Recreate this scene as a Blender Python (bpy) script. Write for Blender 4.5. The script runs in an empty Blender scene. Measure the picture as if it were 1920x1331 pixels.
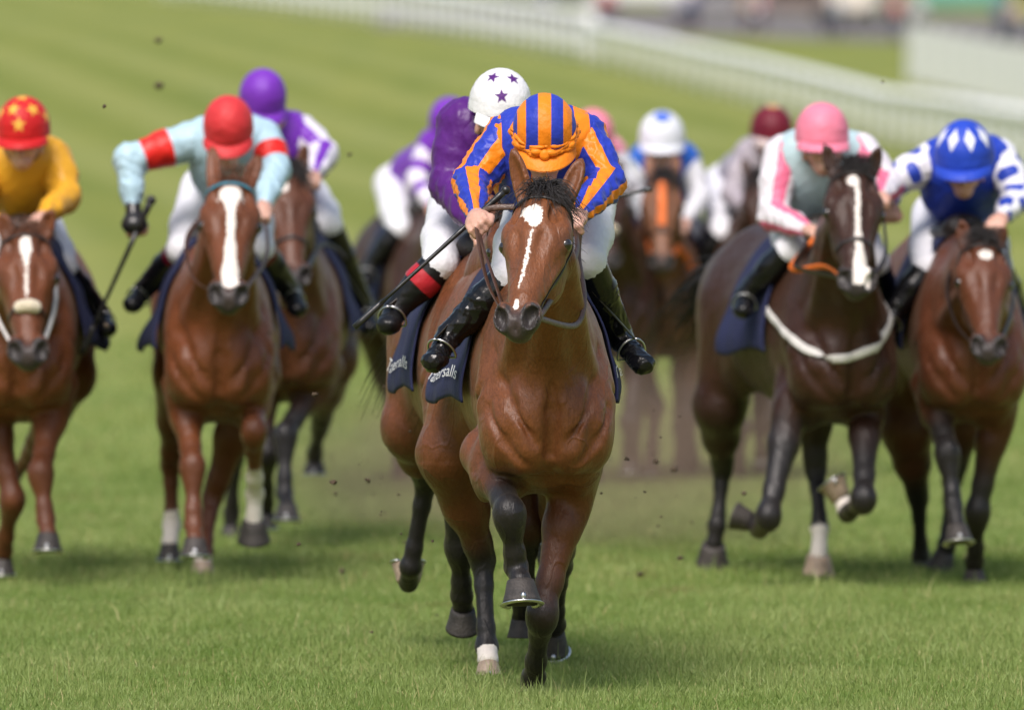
import bpy, math, random
import numpy as np
from mathutils import Vector, Matrix
random.seed(7); rng = np.random.default_rng(7)
scene = bpy.context.scene
rad = math.radians
# ------------------------------------------------------------------ camera, world, light
FP, CH, YH = 18000.0, 1.9, 248.0          # focal length in photo pixels, eye height, horizon row
LEADY = 32.5
cd = bpy.data.cameras.new("camera"); cam = bpy.data.objects.new("camera", cd)
scene.collection.objects.link(cam); scene.camera = cam
cam.location = (0, 0, CH); cam.rotation_euler = (rad(90), 0, 0)
cd.sensor_width = 36; cd.lens = 36 * FP / 1920
cd.shift_y = -(665.5 - YH) / 1920
cd.clip_start = .5; cd.clip_end = 3000
cd.dof.use_dof = True; cd.dof.focus_distance = LEADY - .55; cd.dof.aperture_fstop = 3.4
w = bpy.data.worlds.new("World"); scene.world = w; w.use_nodes = True
nt = w.node_tree; bg = nt.nodes["Background"]
sky = nt.nodes.new("ShaderNodeTexSky"); sky.sky_type = 'NISHITA'; sky.sun_disc = False
SUN_EL, SUN_AZ = rad(52), rad(196)
sky.sun_elevation = SUN_EL; sky.sun_rotation = SUN_AZ
sky.air_density = 1.4; sky.dust_density = 3.5
nt.links.new(sky.outputs[0], bg.inputs[0]); bg.inputs[1].default_value = .098
sd = bpy.data.lights.new("sun", 'SUN'); sd.energy = 2.5; sd.angle = rad(28); sd.color = (1, .94, .92)
so = bpy.data.objects.new("sun", sd); scene.collection.objects.link(so)
sdir = Vector((math.sin(SUN_AZ) * math.cos(SUN_EL), math.cos(SUN_AZ) * math.cos(SUN_EL), math.sin(SUN_EL)))
so.rotation_euler = sdir.to_track_quat('Z', 'Y').to_euler(); so.location = (0, 0, 50)
vs = scene.view_settings; vs.view_transform = 'Standard'; vs.look = 'None'; vs.exposure = .56; vs.gamma = 1
scene.cycles.max_bounces = 8

def W(px, py, Y):
    return Vector(((px - 960) * Y / FP, Y, CH + (YH - py) * Y / FP))

# ------------------------------------------------------------------ object helpers
def tag(o, label=None, cat=None, group=None, kind=None):
    if label: o["label"] = label
    if cat: o["category"] = cat
    if group: o["group"] = group
    if kind: o["kind"] = kind
    return o
def empty(name, loc, rz=0):
    o = bpy.data.objects.new(name, None); scene.collection.objects.link(o)
    o.location = loc; o.rotation_euler = (0, 0, rz); o.empty_display_size = .1
    return o
def meshobj(name, V, F, mat, parent=None, smooth=True, attrs=None, loc=None):
    V = np.asarray(V, dtype=np.float32)
    me = bpy.data.meshes.new(name)
    if isinstance(F, np.ndarray):
        n = F.shape[1]; me.vertices.add(len(V)); me.vertices.foreach_set("co", V.ravel())
        me.loops.add(F.size); me.loops.foreach_set("vertex_index", F.astype(np.int32).ravel())
        me.polygons.add(len(F)); me.polygons.foreach_set("loop_start", np.arange(0, F.size, n, dtype=np.int32))
        me.polygons.foreach_set("loop_total", np.full(len(F), n, np.int32))
        me.update(calc_edges=True)
    else:
        me.from_pydata([tuple(map(float, v)) for v in V], [], [tuple(f) for f in F])
    me.polygons.foreach_set("use_smooth", np.full(len(me.polygons), smooth))
    for k, a in (attrs or {}).items():
        a = np.asarray(a, dtype=np.float32)
        if a.ndim == 1:
            at = me.attributes.new(k, 'FLOAT', 'POINT'); at.data.foreach_set("value", a)
        else:
            at = me.attributes.new(k, 'FLOAT_VECTOR', 'POINT'); at.data.foreach_set("vector", a.ravel())
    me.materials.append(mat); me.validate()
    o = bpy.data.objects.new(name, me); scene.collection.objects.link(o)
    if parent: o.parent = parent
    if loc is not None: o.location = loc
    return o

class MB:
    """collects shapes into one mesh"""
    def __init__(s): s.V = []; s.F = []; s.n = 0
    def add(s, V, F):
        s.V.extend([tuple(v) for v in V]); s.F.extend([tuple(i + s.n for i in f) for f in F]); s.n += len(V)
    def box(s, c, d, rz=0, R=None):
        R = R or Matrix.Rotation(rz, 3, 'Z'); c = Vector(c)
        V = [c + R @ Vector((x * d[0] / 2, y * d[1] / 2, z * d[2] / 2)) for x in (-1, 1) for y in (-1, 1) for z in (-1, 1)]
        s.add(V, [(0, 1, 3, 2), (4, 6, 7, 5), (0, 4, 5, 1), (2, 3, 7, 6), (0, 2, 6, 4), (1, 5, 7, 3)])
    def tube(s, pts, r, n=8, flat=None, w=1.0):
        """pts polyline; r radius or list; flat: list of normals -> section is a strap: r wide, r*w thick"""
        pts = [Vector(p) for p in pts]; m = len(pts)
        rr = r if hasattr(r, '__len__') else [r] * m
        V = []; F = []; prev = None
        for i, p in enumerate(pts):
            t = (pts[min(i + 1, m - 1)] - pts[max(i - 1, 0)])
            if t.length < 1e-9: t = Vector((0, 0, 1))
            t.normalize()
            if flat is not None: nn = Vector(flat[i])
            else: nn = prev if prev is not None else (Vector((0, 0, 1)) if abs(t.z) < .9 else Vector((1, 0, 0)))
            nn = nn - t * nn.dot(t)
            if nn.length < 1e-6: nn = t.orthogonal()
            nn.normalize(); prev = nn; b = t.cross(nn)
            for k in range(n):
                a = 2 * math.pi * k / n
                V.append(p + b * (math.cos(a) * rr[i]) + nn * (math.sin(a) * rr[i] * w))
        for i in range(m - 1):
            for k in range(n):
                k2 = (k + 1) % n
                F.append((i * n + k, i * n + k2, (i + 1) * n + k2, (i + 1) * n + k))
        F.append(tuple(range(n - 1, -1, -1))); F.append(tuple((m - 1) * n + k for k in range(n)))
        s.add(V, F)
    def ball(s, c, r, R=None, nu=16, nv=10):
        c = Vector(c); r = r if hasattr(r, '__len__') else (r, r, r)
        V = []; F = []
        for j in range(nv + 1):
            th = math.pi * j / nv
            for i in range(nu):
                ph = 2 * math.pi * i / nu
                v = Vector((r[0] * math.sin(th) * math.cos(ph), r[1] * math.sin(th) * math.sin(ph), r[2] * math.cos(th)))
                V.append(c + (R @ v if R else v))
        for j in range(nv):
            for i in range(nu):
                i2 = (i + 1) % nu
                F.append((j * nu + i, (j + 1) * nu + i, (j + 1) * nu + i2, j * nu + i2))
        s.add(V, F)
    def build(s, name, mat, parent=None, smooth=True, loc=None):
        return meshobj(name, s.V, s.F, mat, parent, smooth, loc=loc)

# ------------------------------------------------------------------ smooth solid modelling on a grid
def _ev(p, X, Y, Z):
    if p[0] == 'E':
        _, c, r, R = p[:4]
        x = X - c[0]; y = Y - c[1]; z = Z - c[2]
        if R is not None:
            x, y, z = (R[0][0]*x+R[1][0]*y+R[2][0]*z, R[0][1]*x+R[1][1]*y+R[2][1]*z, R[0][2]*x+R[1][2]*y+R[2][2]*z)
        k0 = np.sqrt((x/r[0])**2 + (y/r[1])**2 + (z/r[2])**2)
        k1 = np.sqrt((x/r[0]**2)**2 + (y/r[1]**2)**2 + (z/r[2]**2)**2) + 1e-6
        return k0 * (k0 - 1) / k1
    _, a, b, ra, rb, u, q = p[:7]
    bx, by, bz = b[0]-a[0], b[1]-a[1], b[2]-a[2]; bb = bx*bx + by*by + bz*bz + 1e-9
    x = X - a[0]; y = Y - a[1]; z = Z - a[2]
    t = np.clip((x*bx + y*by + z*bz) / bb, 0, 1)
    x = x - t*bx; y = y - t*by; z = z - t*bz
    if u is not None:
        f = (1/q - 1) * (x*u[0] + y*u[1] + z*u[2]); x = x + f*u[0]; y = y + f*u[1]; z = z + f*u[2]
    return np.sqrt(x*x + y*y + z*z) - (ra + (rb - ra) * t)
def _smin(a, b, k):
    h = np.clip(k - np.abs(a - b), 0, None) / k
    return np.minimum(a, b) - h * h * k * .25
class SDF:
    def __init__(s): s.p = []
    def E(s, c, r, k=.04, R=None, op=1):
        r = tuple(r) if hasattr(r, '__len__') else (r, r, r)
        s.p.append((('E', tuple(c), r, R), k, op)); return s
    def C(s, a, b, ra, rb, k=.03, u=None, q=1., op=1):
        s.p.append((('C', tuple(a), tuple(b), ra, rb, tuple(u) if u is not None else None, q), k, op)); return s
    def chain(s, pts, rs, k=.03, u=None, q=1.):
        for i in range(len(pts) - 1): s.C(pts[i], pts[i+1], rs[i], rs[i+1], k, u, q)
        return s
    def bb(s, p):
        if p[0] == 'E':
            m = max(p[2]) if p[3] is not None else None
            c = np.array(p[1]); r = np.array(p[2]) if m is None else np.full(3, m)
            return c - r, c + r
        a, b = np.array(p[1]), np.array(p[2]); m = max(p[3], p[4]) * max(p[6], 1)
        return np.minimum(a, b) - m, np.maximum(a, b) + m
    def ev(s, P):
        P = np.asarray(P, dtype=np.float64); X, Y, Z = P[..., 0], P[..., 1], P[..., 2]
        D = np.full(X.shape, 9.)
        for p, k, op in s.p:
            d = _ev(p, X, Y, Z)
            D = _smin(D, d, k) if op > 0 else -_smin(-D, d, k)
        return D
    def grad(s, P):
        P = np.asarray(P, dtype=np.float64); e = .002; g = []
        for i in range(3):
            o = np.zeros(3); o[i] = e; g.append(s.ev(P + o) - s.ev(P - o))
        g = np.stack(g, -1); return g / (np.linalg.norm(g, axis=-1, keepdims=True) + 1e-9)
    def project(s, P, off=0., it=6):
        P = np.asarray(P, dtype=np.float64)
        for _ in range(it):
            d = s.ev(P) - off; P = P - s.grad(P) * d[..., None] * .9
        return P, s.grad(P)
    def mesh(s, h):
        lo = np.min([s.bb(p)[0] for p, k, op in s.p if op > 0], 0) - 3*h
        hi = np.max([s.bb(p)[1] for p, k, op in s.p if op > 0], 0) + 3*h
        n = np.ceil((hi - lo) / h).astype(int) + 1
        ax = [(lo[i] + np.arange(n[i]) * h).astype(np.float32) for i in range(3)]
        D = np.full(n, .4, np.float32)
        for p, k, op in s.p:
            a, b = s.bb(p); m = k + 3*h
            i0 = np.clip(((a - m - lo) / h).astype(int), 0, n); i1 = np.clip(((b + m - lo) / h).astype(int) + 1, 0, n)
            sl = tuple(slice(i0[i], i1[i]) for i in range(3))
            d = _ev(p, ax[0][sl[0]][:, None, None], ax[1][sl[1]][None, :, None], ax[2][sl[2]][None, None, :]).astype(np.float32)
            D[sl] = _smin(D[sl], d, k) if op > 0 else -_smin(-D[sl], d, k)
        return snets(D, lo, h)
def snets(D, lo, h):
    S = D < 0; c = np.zeros(tuple(x - 1 for x in S.shape), np.int8)
    N = [(i, j, k) for i in (0, 1) for j in (0, 1) for k in (0, 1)]
    for o in N: c += S[o[0]:S.shape[0]-1+o[0], o[1]:S.shape[1]-1+o[1], o[2]:S.shape[2]-1+o[2]]
    act = (c > 0) & (c < 8); idx = np.argwhere(act)
    cid = np.full(act.shape, -1, np.int32); cid[act] = np.arange(len(idx))
    acc = np.zeros((len(idx), 3)); cnt = np.zeros(len(idx))
    for o in N:
        for a in range(3):
            if o[a]: continue
            q = list(o); q[a] = 1
            d1 = D[idx[:, 0]+o[0], idx[:, 1]+o[1], idx[:, 2]+o[2]]; d2 = D[idx[:, 0]+q[0], idx[:, 1]+q[1], idx[:, 2]+q[2]]
            m = (d1 < 0) != (d2 < 0); t = d1[m] / (d1[m] - d2[m])
            v = np.tile(np.array(o, float), (m.sum(), 1)); v[:, a] = t
            acc[m] += v; cnt[m] += 1
    V = (idx + acc / cnt[:, None]) * h + lo
    Q = []
    for a in range(3):
        b, cc = (a + 1) % 3, (a + 2) % 3
        sl0 = [slice(None)] * 3; sl1 = [slice(None)] * 3; sl0[a] = slice(0, -1); sl1[a] = slice(1, None)
        s0, s1 = S[tuple(sl0)], S[tuple(sl1)]; e = np.argwhere(s0 != s1)
        ok = (e[:, b] > 0) & (e[:, cc] > 0) & (e[:, b] < S.shape[b]-1) & (e[:, cc] < S.shape[cc]-1); e = e[ok]
        eb = np.zeros(3, int); eb[b] = 1; ec = np.zeros(3, int); ec[cc] = 1
        g = lambda q: cid[q[:, 0], q[:, 1], q[:, 2]]
        q4 = np.stack([g(e), g(e - eb), g(e - eb - ec), g(e - ec)], 1)
        fl = s0[e[:, 0], e[:, 1], e[:, 2]]
        q4[~fl] = q4[~fl][:, ::-1]; Q.append(q4)
    Q = np.concatenate(Q); Q = Q[(Q >= 0).all(1)]
    return V, Q
def wrinkle(P, sc, seed, n=5, ridge=True, stretch=(1, 1, 1)):
    r = np.random.default_rng(seed); out = np.zeros(len(P)); Q = P * np.array(stretch)
    wv = sum(np.sin(Q @ (r.normal(size=3) * sc * .6) + r.uniform(0, 6))[:, None] * r.normal(size=3) for _ in range(3)) / sc * .8
    Q = Q + wv
    for i in range(n):
        f = sc * (1 + i * .45); d = r.normal(size=3); d /= np.linalg.norm(d)
        v = np.sin(Q @ d * f * 2 + r.uniform(0, 6))
        out += (1 - 2*np.abs(v)**.7 if ridge else v) / (1 + i * .5)
    return out / n
def vnormals(V, F):
    n = np.zeros_like(V); fn = np.cross(V[F[:, 2]] - V[F[:, 0]], V[F[:, 3]] - V[F[:, 1]])
    for i in range(4): np.add.at(n, F[:, i], fn)
    return n / (np.linalg.norm(n, axis=1, keepdims=True) + 1e-12)
def sstep(a, b, x): t = np.clip((x - a) / (b - a), 0, 1); return t*t*(3 - 2*t)

# ------------------------------------------------------------------ materials
_mc = {}
def newmat(name):
    m = bpy.data.materials.new(name); m.use_nodes = True
    return m, m.node_tree, m.node_tree.nodes, m.node_tree.links, m.node_tree.nodes["Principled BSDF"]
def mixc(N, L, fac, a, b, blend='MIX'):
    x = N.new("ShaderNodeMix"); x.data_type = 'RGBA'; x.blend_type = blend
    for s, v in ((0, fac), (6, a), (7, b)):
        if hasattr(v, 'is_output') or isinstance(v, bpy.types.NodeSocket): L.new(v, x.inputs[s])
        else: x.inputs[s].default_value = v if s == 0 else (*v[:3], 1)
    return x.outputs[2]
def noise(N, L, scale, detail=4, co=None, rough=.55, stretch=None):
    t = N.new("ShaderNodeTexNoise"); t.inputs["Scale"].default_value = scale; t.inputs["Detail"].default_value = detail
    t.inputs["Roughness"].default_value = rough
    c = co
    if c is None:
        tc = N.new("ShaderNodeTexCoord"); c = tc.outputs["Object"]
    if stretch:
        mp = N.new("ShaderNodeMapping"); mp.inputs["Scale"].default_value = stretch; L.new(c, mp.inputs[0]); c = mp.outputs[0]
    L.new(c, t.inputs["Vector"]); return t.outputs["Fac"]
def mrange(N, L, v, a, b, c=0., d=1.):
    m = N.new("ShaderNodeMapRange"); m.inputs[1].default_value = a; m.inputs[2].default_value = b
    m.inputs[3].default_value = c; m.inputs[4].default_value = d; L.new(v, m.inputs[0]); return m.outputs[0]
def bump(N, L, B, h, strength, dist):
    b = N.new("ShaderNodeBump"); b.inputs["Strength"].default_value = strength; b.inputs["Distance"].default_value = dist
    L.new(h, b.inputs["Height"]); L.new(b.outputs[0], B.inputs["Normal"]); return b
def attr(N, name):
    a = N.new("ShaderNodeAttribute"); a.attribute_name = name; return a
def plain(name, col, rough=.5, metal=0, bs=0, bscale=60, var=.12, coat=0, sheen=0):
    key = ('p', name)
    if key in _mc: return _mc[key]
    m, t, N, L, B = newmat(name)
    n = noise(N, L, bscale * .35, 4)
    dk = tuple(c * (1 - var) for c in col); lt = tuple(min(1, c * (1 + var)) for c in col)
    L.new(mixc(N, L, mrange(N, L, n, .3, .7), dk, lt), B.inputs["Base Color"])
    B.inputs["Roughness"].default_value = rough; B.inputs["Metallic"].default_value = metal
    B.inputs["Coat Weight"].default_value = coat; B.inputs["Sheen Weight"].default_value = sheen
    if bs: bump(N, L, B, noise(N, L, bscale, 5), bs, .01)
    _mc[key] = m; return m
def two(name, A, Bc, rough=.45, bs=.25, bscale=30, sheen=.2, coat=0, stretch=None, fine=True, dist=.012):
    """two coloured cloth, attribute pat>0 is the second colour"""
    key = ('t', name)
    if key in _mc: return _mc[key]
    m, t, N, L, B = newmat(name)
    a = attr(N, "pat"); nn = noise(N, L, 40, 3)
    ad = N.new("ShaderNodeMath"); ad.operation = 'ADD'; L.new(a.outputs["Fac"], ad.inputs[0]); ad.inputs[1].default_value = 0
    f = mrange(N, L, ad.outputs[0], -.03, .03)
    c = mixc(N, L, f, A, Bc)
    v = mixc(N, L, mrange(N, L, noise(N, L, 14, 5), .3, .7), (.86, .86, .86), (1, 1, 1))
    L.new(mixc(N, L, 1., c, v, 'MULTIPLY'), B.inputs["Base Color"])
    B.inputs["Specular IOR Level"].default_value = .28; B.inputs["Roughness"].default_value = rough; B.inputs["Sheen Weight"].default_value = sheen*.15; B.inputs["Coat Weight"].default_value = coat
    B.inputs["Coat Roughness"].default_value = .098
    if bs:
        h1 = noise(N, L, bscale, 3, stretch=stretch)
        ms = N.new("ShaderNodeMath"); ms.operation = 'MULTIPLY_ADD'
        h2 = noise(N, L, bscale * 9, 2); L.new(h2, ms.inputs[0]); ms.inputs[1].default_value = .06; L.new(h1, ms.inputs[2])
        bump(N, L, B, ms.outputs[0], bs, dist)
    _mc[key] = m; return m
def coatmat(name, base, dark, points, muzzle=(.035, .03, .03)):
    m, t, N, L, B = newmat(name)
    ab = attr(N, "blk"); aw = attr(N, "wht"); am = attr(N, "muz"); at = attr(N, "tone")
    n1 = noise(N, L, 5, 5); n2 = noise(N, L, 160, 3, stretch=(1, .25, .5)); nd = noise(N, L, 22, 3)
    c = mixc(N, L, mrange(N, L, n1, .3, .7), tuple(x*.8 for x in base), tuple(x*1.12 for x in base))
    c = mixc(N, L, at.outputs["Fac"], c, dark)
    c = mixc(N, L, mrange(N, L, n2, .35, .7, 0, .45), c, dark)
    c = mixc(N, L, ab.outputs["Fac"], c, points)
    c = mixc(N, L, am.outputs["Fac"], c, muzzle)
    sw = N.new("ShaderNodeMath"); sw.operation = 'MULTIPLY_ADD'; L.new(noise(N, L, 90, 3), sw.inputs[0]); sw.inputs[1].default_value = 1.1; sw.inputs[2].default_value = -.55
    sa = N.new("ShaderNodeMath"); sa.operation = 'ADD'; L.new(aw.outputs["Fac"], sa.inputs[0]); L.new(sw.outputs[0], sa.inputs[1])
    fw = mrange(N, L, sa.outputs[0], -.08, .08)
    c = mixc(N, L, fw, c, (.72, .66, .6))
    L.new(c, B.inputs["Base Color"])
    L.new(mrange(N, L, noise(N, L, 11, 5), .3, .7, .30, .50), B.inputs['Roughness']); B.inputs['Specular IOR Level'].default_value = .34
    B.inputs["Sheen Weight"].default_value = .06; B.inputs["Sheen Roughness"].default_value = .4
    B.inputs["Sheen Tint"].default_value = (1, .8, .6, 1)
    h = N.new("ShaderNodeMath"); h.operation = 'MULTIPLY_ADD'
    L.new(noise(N, L, 420, 2, stretch=(1, .4, .3)), h.inputs[0]); h.inputs[1].default_value = .12
    L.new(noise(N, L, 28, 5, rough=.6, stretch=(1.2, .5, .5)), h.inputs[2])
    vn = noise(N, L, 4.5, 2, stretch=(1, 1, .6)); vs_ = N.new("ShaderNodeMath"); vs_.operation = 'SUBTRACT'; L.new(vn, vs_.inputs[0]); vs_.inputs[1].default_value = .5
    va = N.new("ShaderNodeMath"); va.operation = 'ABSOLUTE'; L.new(vs_.outputs[0], va.inputs[0]); vr = mrange(N, L, va.outputs[0], 0, .018, .22, 0)
    h2 = N.new("ShaderNodeMath"); h2.operation = 'ADD'; L.new(h.outputs[0], h2.inputs[0]); L.new(vr, h2.inputs[1])
    bump(N, L, B, h2.outputs[0], .5, .016)
    return m
M_HAIR = plain("black_hair", (.018, .014, .013), .5, bs=.3, bscale=200)
M_HAIRC = plain("chestnut_hair", (.12, .045, .02), .5, bs=.3, bscale=200)
M_EYE = plain("eye", (.012, .008, .006), .06, coat=1, var=0)
M_HOOF = plain("hoof_horn", (.045, .038, .034), .6, bs=.4, bscale=90, var=.4)
M_HOOFP = plain("pale_hoof_horn", (.36, .27, .2), .45, bs=.4, bscale=90, var=.25)
M_SOLE = plain("hoof_sole", (.03, .025, .022), .8, bs=.8, bscale=50)
M_SHOE = plain("worn_aluminium", (.62, .62, .63), .3, metal=1, bs=.2, bscale=80, var=.3)
M_STEEL = plain("steel", (.55, .55, .56), .32, metal=1)
M_LEATH = plain("brown_black_leather", (.022, .016, .013), .38, bs=.3, bscale=110, var=.3)
M_LEATHB = plain("brown_leather", (.07, .035, .022), .4, bs=.3, bscale=110, var=.3)
M_BLACK = plain("black_plastic", (.014, .014, .015), .3, bs=.1)
M_GOGG = plain("dark_goggles", (.01, .01, .012), .08, coat=1, var=0)
M_WOOL = plain("cream_sheepskin", (.62, .54, .4), .95, bs=1, bscale=60, sheen=.6)
M_ORB = plain("orange_webbing", (.75, .16, .02), .6, bs=.3)
M_WEB = plain("white_elastic_webbing", (.62, .6, .57), .7, bs=.3)
M_WHT = plain("white_plastic", (.94, .94, .94), .45, bs=.05, bscale=10, var=.04)
def skinmat():
    m, t, N, L, B = newmat("skin")
    n = noise(N, L, 45, 4)
    L.new(mixc(N, L, mrange(N, L, n, .3, .7), (.50, .27, .2), (.60, .36, .28)), B.inputs["Base Color"])
    B.inputs["Roughness"].default_value = .5; B.inputs["Subsurface Weight"].default_value = .12; B.inputs["Subsurface Radius"].default_value = (.01, .004, .002)
    bump(N, L, B, noise(N, L, 260, 3), .2, .004); return m
M_SKIN = skinmat()

# ------------------------------------------------------------------ hoof
def hoof(parent, cor, sole, fwd, mat, r=.055, shoe=True, scale=1.):
    """hoof below the coronet point cor, sole direction unit, toe direction fwd"""
    z = -Vector(sole).normalized(); f = Vector(fwd) - z * Vector(fwd).dot(z)
    f = f.normalized() if f.length > 1e-5 else z.orthogonal().normalized(); s = f.cross(z)
    n = 28; H = .074 * scale; V = []; F = []
    prof = [(0.012, .60), (0, .76), (-.15, .82), (-.5, .92), (-.9, 1.08), (-1., 1.12), (-1., .95), (-.86, .72), (-.84, 0.05)]
    for t, q in prof:
        for k in range(n):
            a = 2 * math.pi * k / n; ca, sa = math.cos(a), math.sin(a)
            rr = r * q * scale
            fx = ca * rr * (1.14 if ca > 0 else .86) + r * scale * (-t) * .28
            if ca < -.8 and -t > .3: fx *= .93
            V.append(Vector(cor) + f * fx + s * (sa * rr) + z * (t * H))
    for i in range(len(prof) - 1):
        for k in range(n):
            k2 = (k + 1) % n; F.append((i*n + k, i*n + k2, (i+1)*n + k2, (i+1)*n + k))
    F.append(tuple(range(n-1, -1, -1))); F.append(tuple((len(prof)-1)*n + k for k in range(n)))
    ho = meshobj("hoof", V, F, mat, parent)
    if shoe:
        mb = MB(); pts = []
        for k in range(25):
            a = rad(-140 + 280 * k / 24); ca, sa = math.cos(a), math.sin(a); rr = r * scale * 1.07
            pts.append(Vector(cor) + f * (ca * rr * (1.14 if ca > 0 else .9) + r * scale * .28) + s * (sa * rr) - z * (H * 1.02 + .004))
        mb.tube(pts, .011 * scale, 6, flat=[z] * 25, w=.45)
        c = Vector(cor) + f * (r * scale * 1.44) - z * (H * .88)
        mb.ball(c, (.010 * scale, .010 * scale, .014 * scale), nu=8, nv=5)
        mb.build("shoe", M_SHOE, ho)
    return ho

# ------------------------------------------------------------------ hair strands
def hair(name, roots, dirs, length, mat, parent, r0=.0022, droop=.3, curl=.02, seg=7, seed=1):
    r = random.Random(seed); mb = MB()
    for p, d in zip(roots, dirs):
        p = Vector(p); d = Vector(d).normalized(); l = length * r.uniform(.6, 1.15); pts = [p.copy()]
        ph = r.uniform(0, 6); side = d.orthogonal().normalized(); cu = curl * r.uniform(-1, 1)
        for i in range(1, seg):
            t = i / (seg - 1)
            q = p + d * (l * t) + Vector((0, 0, -1)) * (droop * l * t * t) + side * (cu * math.sin(ph + 3*t))
            pts.append(q)
        mb.tube(pts, [r0 * (1 - .85 * i / (seg-1)) for i in range(seg)], 4)
    return mb.build(name, mat, parent)

def star(u, v, r, rot=0):
    """signed: positive inside a five pointed star"""
    a = np.arctan2(u, v) + rot; q = 2*np.pi/5
    a = np.abs((a + q/2) % q - q/2); rr = np.hypot(u, v)
    x, y = rr*np.cos(a), rr*np.sin(a)             # tip at (r,0); inner vertex at angle q/2, radius .4r
    ix, iy = .4*r*np.cos(q/2), .4*r*np.sin(q/2)
    nx, ny = iy, r - ix; l = np.hypot(nx, ny)
    return -((x - r)*nx + y*ny) / l / r

# ------------------------------------------------------------------ horse
def horse(cfg):
    Y, cx, yaw = cfg['Y'], cfg['cx'], rad(cfg.get('yaw', 0)); vox = cfg.get('vox', .015)
    root = empty("horse", ((cx - 960) * Y / FP, Y, 0), yaw)
    tag(root, cfg['label'], "horse", "racehorses galloping down the course")
    Ri = Matrix.Rotation(-yaw, 3, 'Z'); rp = Vector(root.location)
    def L(px, py, dy): return Ri @ (W(px, py, Y + dy) - rp)
    S = SDF(); wd = cfg.get('wd', .95)
    ux = (1, 0, 0)
    # trunk
    S.E((0, .40, 1.09), (.262*wd, .78, .350), .1)
    S.E((0, -.10, 1.03), (.205*wd, .40, .35), .12)
    S.C((0, -.02, 1.40), (0, .25, 1.36), .075, .10, .10)
    S.C((0, .2, 1.34), (0, .95, 1.36), .11, .13, .10)
    S.E((0, 1.02, 1.16), (.25*wd, .40, .31), .12)
    for sx in (-1, 1):
        S.C((sx*.075, -.06, 1.36), (sx*.155, -.26, 1.02), .055, .085, .06)                       # shoulder blade
        S.E((sx*.155, -.30, .90), (.075, .13, .14), .05)                        # point of shoulder
        S.E((sx*.080, -.39, .91), (.085, .10, .15), .06)                    # pectoral
        S.E((sx*.115, -.12, .80), (.085, .15, .15), .05)                        # elbow muscle
        S.E((sx*.13*wd, 1.08, 1.10), (.122, .27, .28), .08)
        S.E((sx*.14*wd, .86, .97), (.092, .16, .21), .07)
    for sx in (-1, 1):
        S.C((sx*.155, -.47, .98), (sx*.125, -.46, .82), .004, .008, .045, None, 1, -1)
        S.C((sx*.015, -.53, 1.00), (0, -.49, .82), .006, .012, .045, None, 1, -1)
        S.C((sx*.235, -.33, 1.08), (sx*.225, -.12, .86), .004, .008, .04, None, 1, -1)
        S.C((sx*.17, -.44, 1.26), (sx*.11, -.50, 1.06), .004, .006, .05, None, 1, -1)
        S.C((sx*.07, -.40, .84), (sx*.125, -.20, .80), .055, .06, .05)
    def groove(line, rr=.007, kk=.035):
        for sx in ((-1, 1) if line[-1][0] or line[0][0] else (1,)):
            P = np.array([(sx*x, -.62, z) for x, z in line])
            for _ in range(14): P[:, 1] += np.maximum(S.ev(P), 0)*.9
            for i in range(len(P)-1): S.C(P[i], P[i+1], rr, rr, kk, None, 1, -1)
    groove([(0, 1.12), (0, .97), (0, .83)], .007, .04)
    groove([(.175, 1.18), (.135, 1.0), (.055, .86)], .002, .04)
    groove([(.205, .98), (.16, .87), (.09, .79)], .002, .035)
    # neck and head
    poll, muz = L(*cfg['poll']), L(*cfg['muz'])
    hl = (muz - poll).length; hs = hl / .60
    A = (muz - poll).normalized(); tn = rad(cfg.get('turn', 0)) - yaw
    B0 = Vector((math.cos(tn), math.sin(tn), 0)); B0.rotate(Matrix.Rotation(rad(cfg.get('roll', 0)), 3, A))
    Cc = A.cross(B0).normalized(); B = Cc.cross(A).normalized()
    R = Matrix((A, B, Cc)).transposed(); Rl = [[R[i][j] for j in range(3)] for i in range(3)]
    hp = lambda a, b, c: poll + (A*a + B*b + Cc*c) * hs
    nb = Vector((0, -.22, 1.20)); nt_ = hp(.05, 0, -.10)
    mid = nb.lerp(nt_, .5) + Vector((0, .02, .03))
    S.C(nb, mid, .20, .145, .08, ux, .76); S.C(mid, nt_, .145, .105, .06, ux, .72)
    S.C(nb + Vector((0, .12, .16)), nt_ + Vector((0, .05, .05)), .12, .055, .08, ux, .55)      # crest
    S.C(nb + Vector((0, -.12, -.12)), hp(.13, 0, -.20), .095, .05, .05)                       # windpipe
    for sx in (-1, 1): S.C(nb + Vector((sx*.11, -.10, -.10)), hp(.12, sx*.06, -.16), .055, .035, .035)
    Hd = SDF()
    e = lambda a, b, c, r, k=.03, op=1: Hd.E(hp(a, b, c), tuple(x*hs for x in r), k, Rl, op)
    c_ = lambda a, b, ra, rb, k=.03, u=None, q=1.: Hd.C(hp(*a), hp(*b), ra*hs, rb*hs, k, u, q)
    e(.08, 0, -.035, (.12, .098, .095), .04)
    e(.17, 0, -.03, (.13, .111, .085), .04)
    c_((.20, 0, -.035), (.50, 0, -.035), .093, .046, .03, B, .98)
    c_((.16, 0, -.005), (.46, 0, -.012), .052, .030, .03)
    for sx in (-1, 1):
        e(.21, sx*.040, -.125, (.125, .038, .095), .04)       # cheek
        e(.15, sx*.094, -.010, (.045, .026, .032), .02)       # brow
        e(.19, sx*.106, -.030, (.032, .014, .023), .012)      # lids
        e(.155, sx*.055, -.055, (.05, .05, .05), .03)
        c_((.235, sx*.083, -.06), (.40, sx*.052, -.045), .016, .008, .02)   # facial crest
        e(.540, sx*.047, -.002, (.058, .034, .046), .012)      # nostril wing
    e(.558, 0, -.034, (.052, .050, .054), .022)
    e(.53, 0, -.075, (.050, .036, .030), .02)
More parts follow.
